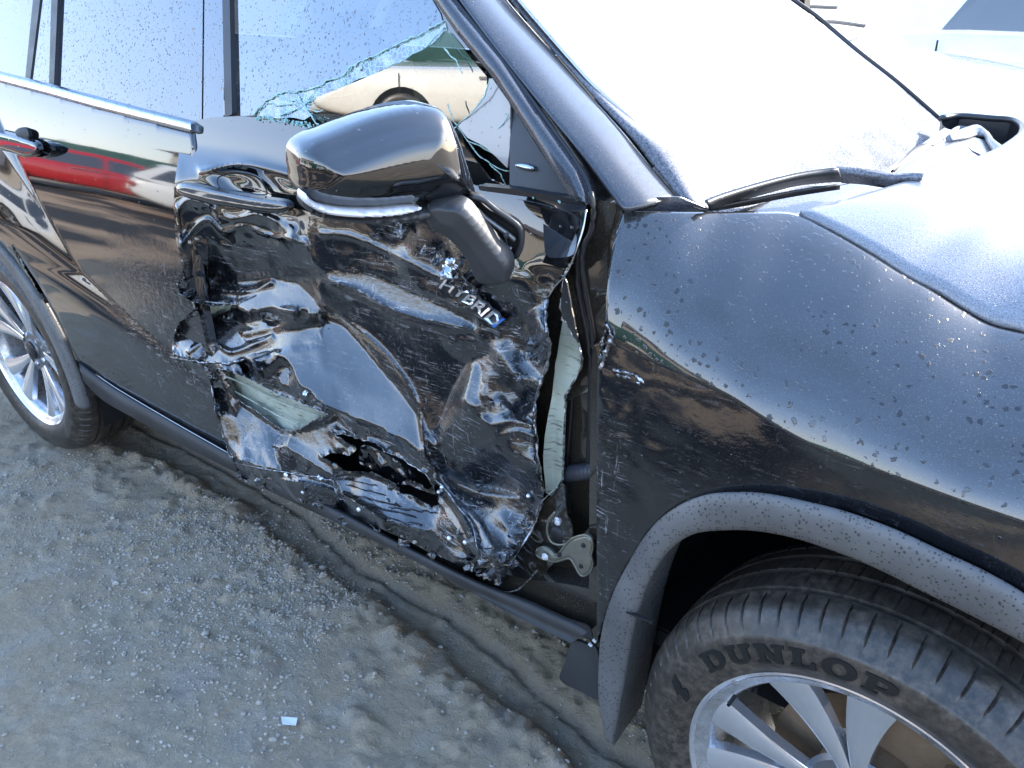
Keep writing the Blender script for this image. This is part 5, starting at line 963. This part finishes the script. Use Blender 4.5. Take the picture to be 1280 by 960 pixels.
def build_wheel(mat4, spoke0=0., letters_at=None):
    W_ = CAR
    V, F = lathe([(.060, .06), (.085, .05), (.085, .10), (.16, .105), (.16, .13), (.0001, .13)], 48)
    def put(name, V, F, m, parent, smooth=True): 
        V = [mat4@Vector(v) for v in V]; o = mesh(name, V, F, m, parent, smooth); 
        bm = bmesh.new(); bm.from_mesh(o.data); bmesh.ops.recalc_face_normals(bm, faces=bm.faces); bm.to_mesh(o.data); bm.free(); return autosmooth(o, 40)
    hub = put('wheel', V, F, M['rust'], CAR)
    V, F = tyre_mesh(); put('tyre', V, F, M['tyre'], hub)
    V, F = lathe([(.252, .012), (.262, .001), (.2685, -.005), (.2715, -.004), (.2720, .002), (.268, .008)], 160); put('rim_lip', V, F, M['alloy_bright'], hub)
    V, F = lathe([(.2625, .000), (.256, .006), (.246, .010), (.240, .018), (.238, .05), (.228, .20)], 160); put('rim', V, F, M['alloy'], hub)
    V, F = lathe([(.0001, .035), (.036, .035), (.040, .040), (.085, .044), (.092, .052), (.07, .07)], 80); put('hub_face', V, F, M['alloy_dark'], hub)
    V, F = lathe([(.0001, .024), (.024, .025), (.032, .029), (.034, .040)], 40); put('centre_cap', V, F, M['seal'], hub)
    V, F = lathe([(.05, .10), (.165, .10), (.165, .108)], 64); put('brake_disc', V, F, M['rust'], hub)
    V, F = prism([(.10, .06), (.17, .03), (.19, .10), (.15, .15), (.09, .12)], lambda x, z: .06, .15); put('brake_caliper', V, F, M['rust'], hub, False)
    yb = lambda r: .010+.032*np.clip((.245-r)/.2, 0, 1)**.8
    for k in range(5):
        A = spoke0+2*math.pi*k/5
        for sgn in (-1, 1):
            def pt(r, a): return (r*math.cos(A+a), r*math.sin(A+a))
            ctr = lambda r: sgn*(.15+.115*np.clip((r-.07)/.175, 0, 1)**1.2)
            hwid = lambda r: (.0115+.0275*np.clip((r-.07)/.18, 0, 1)**1.1)/r
            rs = np.linspace(.068, .252, 16); Vs = []; Fs = []
            for i, r in enumerate(rs):
                c = ctr(r); h = hwid(r)
                for (q, dy) in ((-h, .020), (-h*.92, .003), (-h*.62, 0.), (h*.62, 0.0), (h*.92, .003), (h, .020)):
                    x, z = pt(r, c+q); Vs.append((x, float(yb(r))+dy, z))
                if i:
                    for j in range(5): Fs.append(((i-1)*6+j, (i-1)*6+j+1, i*6+j+1, i*6+j))
            put('spoke', Vs, Fs, M['alloy_bright'], hub)
        # dark pocket web between the twins
        Vs = []; Fs = []
        for i, r in enumerate(np.linspace(.07, .145, 8)):
            c = .20
            for q in (-c, 0, c): x, z = (r*math.cos(A+q), r*math.sin(A+q)); Vs.append((x, float(yb(r))+.016+.006*(q == 0), z))
            if i: 
                for j in (0, 1): Fs.append(((i-1)*3+j, (i-1)*3+j+1, i*3+j+1, i*3+j))
        put('spoke_web', Vs, Fs, M['alloy'], hub)
        a = A+math.pi/5; x, z = .057*math.cos(a), .057*math.sin(a); V, F = lathe([(.0001, .036), (.009, .037), (.0105, .044)], 6); put('wheel_nut', [(p+x, q, r+z) for p, q, r in V], F, M['chrome'], hub, False)
    return hub
def RX(loc, steer, roll=0): return Matrix.Translation(loc)@Matrix.Rotation(steer, 4, 'Z')@Matrix.Rotation(roll, 4, 'Y')
MWF = RX((.003, -.040, .38), R_(-3.4)); MWR = RX((-2.85, .03, .38), 0)
WF = build_wheel(MWF, R_(107)); WR = build_wheel(MWR, R_(80))
# raised letters on the sidewall, heavy with slab feet
def glyph(ch):
    def el(cx, cy, rx, ry, a0=0, a1=360, n=18): return [(cx+rx*math.cos(R_(a)), cy+ry*math.sin(R_(a))) for a in np.linspace(a0, a1, n)]
    if ch == 'D': return [[(0, 0), (.55, 0)]+el(.55, .5, .42, .5, -80, 80)+[(.55, 1), (0, 1), (0, .84), (.10, .84), (.10, .16), (0, .16)], [(.36, .17), (.36, .83)]+el(.50, .5, .20, .33, 80, -80, 12)], 1.02
    if ch == 'U': return [[(0, 1), (0, .84), (.09, .84), (.09, .38)]+el(.47, .36, .38, .36, 182, 358)+[(.85, .84), (.94, .84), (.94, 1), (.55, 1), (.55, .84), (.62, .84), (.62, .38)]+el(.47, .38, .14, .2, 0, -180, 8)+[(.33, .84), (.40, .84), (.40, 1)]], 1.0
    if ch == 'N': return [[(0, 0), (.42, 0), (.42, .16), (.32, .16), (.32, .62), (.68, 0), (.90, 0), (.90, .84), (.99, .84), (.99, 1), (.58, 1), (.58, .84), (.68, .84), (.68, .42), (.36, 1), (0, 1), (0, .84), (.10, .84), (.10, .16), (0, .16)]], 1.05
    if ch == 'L': return [[(0, 0), (.80, 0), (.80, .42), (.66, .42), (.60, .17), (.36, .17), (.36, .84), (.47, .84), (.47, 1), (0, 1), (0, .84), (.10, .84), (.10, .16), (0, .16)]], .86
    if ch == 'O': return [el(.5, .5, .5, .54, 0, 350, 28), el(.5, .5, .22, .36, 0, -350, 22)], 1.06
    if ch == 'P': return [[(0, 0), (.48, 0), (.48, .16), (.36, .16), (.36, .36), (.55, .36)]+el(.55, .68, .36, .32, -80, 80)+[(.55, 1), (0, 1), (0, .84), (.10, .84), (.10, .16), (0, .16)], [(.36, .53), (.36, .84)]+el(.5, .685, .15, .155, 80, -80, 10)], 1.0
def poly_mesh(loops, depth):
    c = bpy.data.curves.new('t', 'CURVE'); c.dimensions = '2D'; c.fill_mode = 'BOTH'; c.extrude = depth
    for lp in loops:
        sp = c.splines.new('POLY'); sp.points.add(len(lp)-1)
        for i, (x, y) in enumerate(lp): sp.points[i].co = (x, y, 0, 1)
        sp.use_cyclic_u = True
    o = bpy.data.objects.new('t', c); COL.objects.link(o); bpy.context.view_layer.update(); me = bpy.data.meshes.new_from_object(o.evaluated_get(bpy.context.evaluated_depsgraph_get())); bpy.data.objects.remove(o)
    V = np.array([v.co[:] for v in me.vertices]); F = [tuple(p.vertices) for p in me.polygons]; bpy.data.meshes.remove(me); return V, F
nw = MWF.to_3x3()@Vector((0, -1, 0)); cw_ = MWF@Vector((0, -.02, 0)); inv = MWF.inverted()
def wheel_polar(px):
    D = rays([px])[0]; n_ = np.array(nw); c_ = np.array(cw_); t = ((c_-CAM)@n_)/(D@n_); P = inv@Vector(CAM+t*D); return math.hypot(P.x, P.z), math.atan2(P.z, P.x)
r1, a1 = wheel_polar((884, 838)); r2, a2 = wheel_polar((1122, 872)); 
sw = lambda r: np.interp(r, [.284, .288, .300, .318, .334, .3415, .3455], [-.011, -.0135, -.0175, -.0200, -.0185, -.0165, -.0140])
tot = sum(glyph(c)[1] for c in 'DUNLOP')+.5; x0 = 0
RB, LH = .2965, .034
for ch in 'DUNLOP':
    loops, adv = glyph(ch); V, F = poly_mesh(loops, .5)
    bmx = bmesh.new(); vs = [bmx.verts.new(v) for v in V]
    for f in F:
        try: bmx.faces.new([vs[i] for i in f])
        except ValueError: pass
    bmesh.ops.subdivide_edges(bmx, edges=[e for e in bmx.edges if e.calc_length() > .3], cuts=3, use_grid_fill=True); bmesh.ops.triangulate(bmx, faces=bmx.faces)
    V = np.array([v.co[:] for v in bmx.verts]); F = [[v.index for v in f.verts] for f in bmx.faces]; bmx.verts.index_update(); F = [[v.index for v in f.verts] for f in bmx.faces]; bmx.free()
    a = a1+(a2-a1)*(x0+V[:, 0]+V[:, 1]*.12)/tot; r = RB+V[:, 1]*LH; y = sw(r)-np.where(V[:, 2] > 0, .0022, -.001)
    mesh('letter_'+ch.lower(), [MWF@Vector((r[i]*math.cos(a[i]), y[i], r[i]*math.sin(a[i]))) for i in range(len(V))], F, M['letter'], WF.children[0] if False else WF, False, label='raised tyre letter '+ch)
    x0 += adv+.10
ra_, aa_ = wheel_polar((853, 866))
ar = [(-.1, 0), (.25, .35), (.05, .45), (.5, .9), (.95, 1.0), (.8, .6), (.55, .45), (.75, .3), (.5, .1), (.2, -.05)]
V, F = poly_mesh([ar], .5); a = aa_+(-(V[:, 0]-.4))*.13; r = .307+(V[:, 1]-.45)*.040; y = sw(r)-np.where(V[:, 2] > 0, .0022, -.001)
mesh('arrow_emblem', [MWF@Vector((r[i]*math.cos(a[i]), y[i], r[i]*math.sin(a[i]))) for i in range(len(V))], F, M['letter'], WF, False)
V, F = lathe([(.003, -.020), (.0035, .0), (.003, .004)], 10); q = wheel_polar((912, 884)); q = MWF@Vector((.243*math.cos(q[1]), 0, .243*math.sin(q[1]))); mesh('valve', [(x+q.x, y+q.y, z+q.z) for x, y, z in V], F, M['matte'], WF)
# --- the rest of the body: roof, far side, nose, tail, floor
def loftb(name, rows, m, nu=40, nv=12): o = loft(name, rows, m, CAR, nu, nv); o.modifiers.new('s', 'SOLIDIFY').thickness = .02; return o
loftb('roof', [np.array([(-1.02, y, 1.56), (-1.35, y, 1.66), (-2.1, y, 1.715), (-3.0, y, 1.70), (-3.65, y, 1.62)])+np.array([0, 0, -.05*abs((y-.93)/.68)**3]) for y in (.26, .4, .93, 1.46, 1.60)], M['paint'])
loftb('tailgate', [[(-3.65, .26, 1.62), (-3.9, .14, 1.28), (-3.98, .1, .9), (-3.95, .1, .4)], [(-3.68, .93, 1.64), (-3.98, .93, 1.28), (-4.05, .93, .9), (-4.02, .93, .4)], [(-3.65, 1.6, 1.62), (-3.9, 1.72, 1.28), (-3.98, 1.76, .9), (-3.95, 1.76, .4)]], M['paint'])
loftb('far_side', [[(-.62, 1.80, .35), (-1, 1.84, .35), (-3.95, 1.8, .35)], [(-.62, 1.82, .75), (-1, 1.85, .75), (-3.95, 1.82, .75)], [(-.62, 1.76, 1.10), (-1, 1.78, 1.20), (-3.95, 1.74, 1.24)]], M['paint'])
for xs in ((-1.0, -.85), (-2.02, -1.94), (-3.05, -2.95)): boxm('far_pillar', (sum(xs)/2, 1.68, 1.40), (xs[1]-xs[0], .06, .44), M['paint'], CAR, .1)
loftb('front_bumper', [[(.52, .10, .86), (.78, .32, .84), (.86, .93, .84), (.78, 1.54, .84), (.52, 1.78, .86)], [(.54, .06, .6), (.84, .30, .58), (.93, .93, .58), (.84, 1.56, .58), (.54, 1.8, .6)], [(.54, .1, .28), (.80, .32, .26), (.88, .93, .26), (.80, 1.54, .26), (.54, 1.78, .28)]], M['paint'])
boxm('underbody', (-1.5, .95, .30), (4.6, 1.3, .10), M['void'], CAR, .1); boxm('floor_pan', (-1.6, .95, .38), (3.2, 1.62, .05), M['void'], CAR, .1)
boxm('bulkhead', (-.50, .95, .70), (.05, 1.50, .55), M['void'], CAR, 0)
for px_, f in ((.0, 1), (-2.85, -1)):
    V, F = tyre_mesh(); mm = Matrix.Translation((px_, 1.86, .38))@Matrix.Rotation(math.pi, 4, 'Z'); o = mesh('wheel', [mm@Vector(v) for v in V], F, M['tyre'], CAR)
for o in bpy.data.objects:
    if o.type == 'MESH' and o.name.split('.')[0] == 'pillar_shelf': pass
bpy.context.view_layer.update()
# wipers of the SUV beyond the windshield
_dg = bpy.context.evaluated_depsgraph_get(); _suv = bpy.data.objects['white_suv']; _dk = bpy.data.objects
for pts in ([(1003, 6), (1045, 8), (1080, 9), (1110, 14)], [(1020, 25), (1045, 26), (1080, 31), (1118, 39), (1152, 48)]):
    out = []
    for p in pts:
        Dp = Vector(rays([p])[0]).normalized(); o_ = Vector(CAM); hit = None
        for _ in range(12):
            h = SC.ray_cast(_dg, o_, Dp)
            if not h[0]: break
            if h[4].parent == _suv: hit = h[1]; break
            o_ = h[1]+Dp*.002
        if hit is not None: out.append(hit-Dp*.02)
    if len(out) > 1:
        t_ = tube('wiper', resample([tuple(v) for v in out], 24), .014, M['alloy_dark'], None); t_.parent = _suv; t_.matrix_parent_inverse = _suv.matrix_world.inverted()
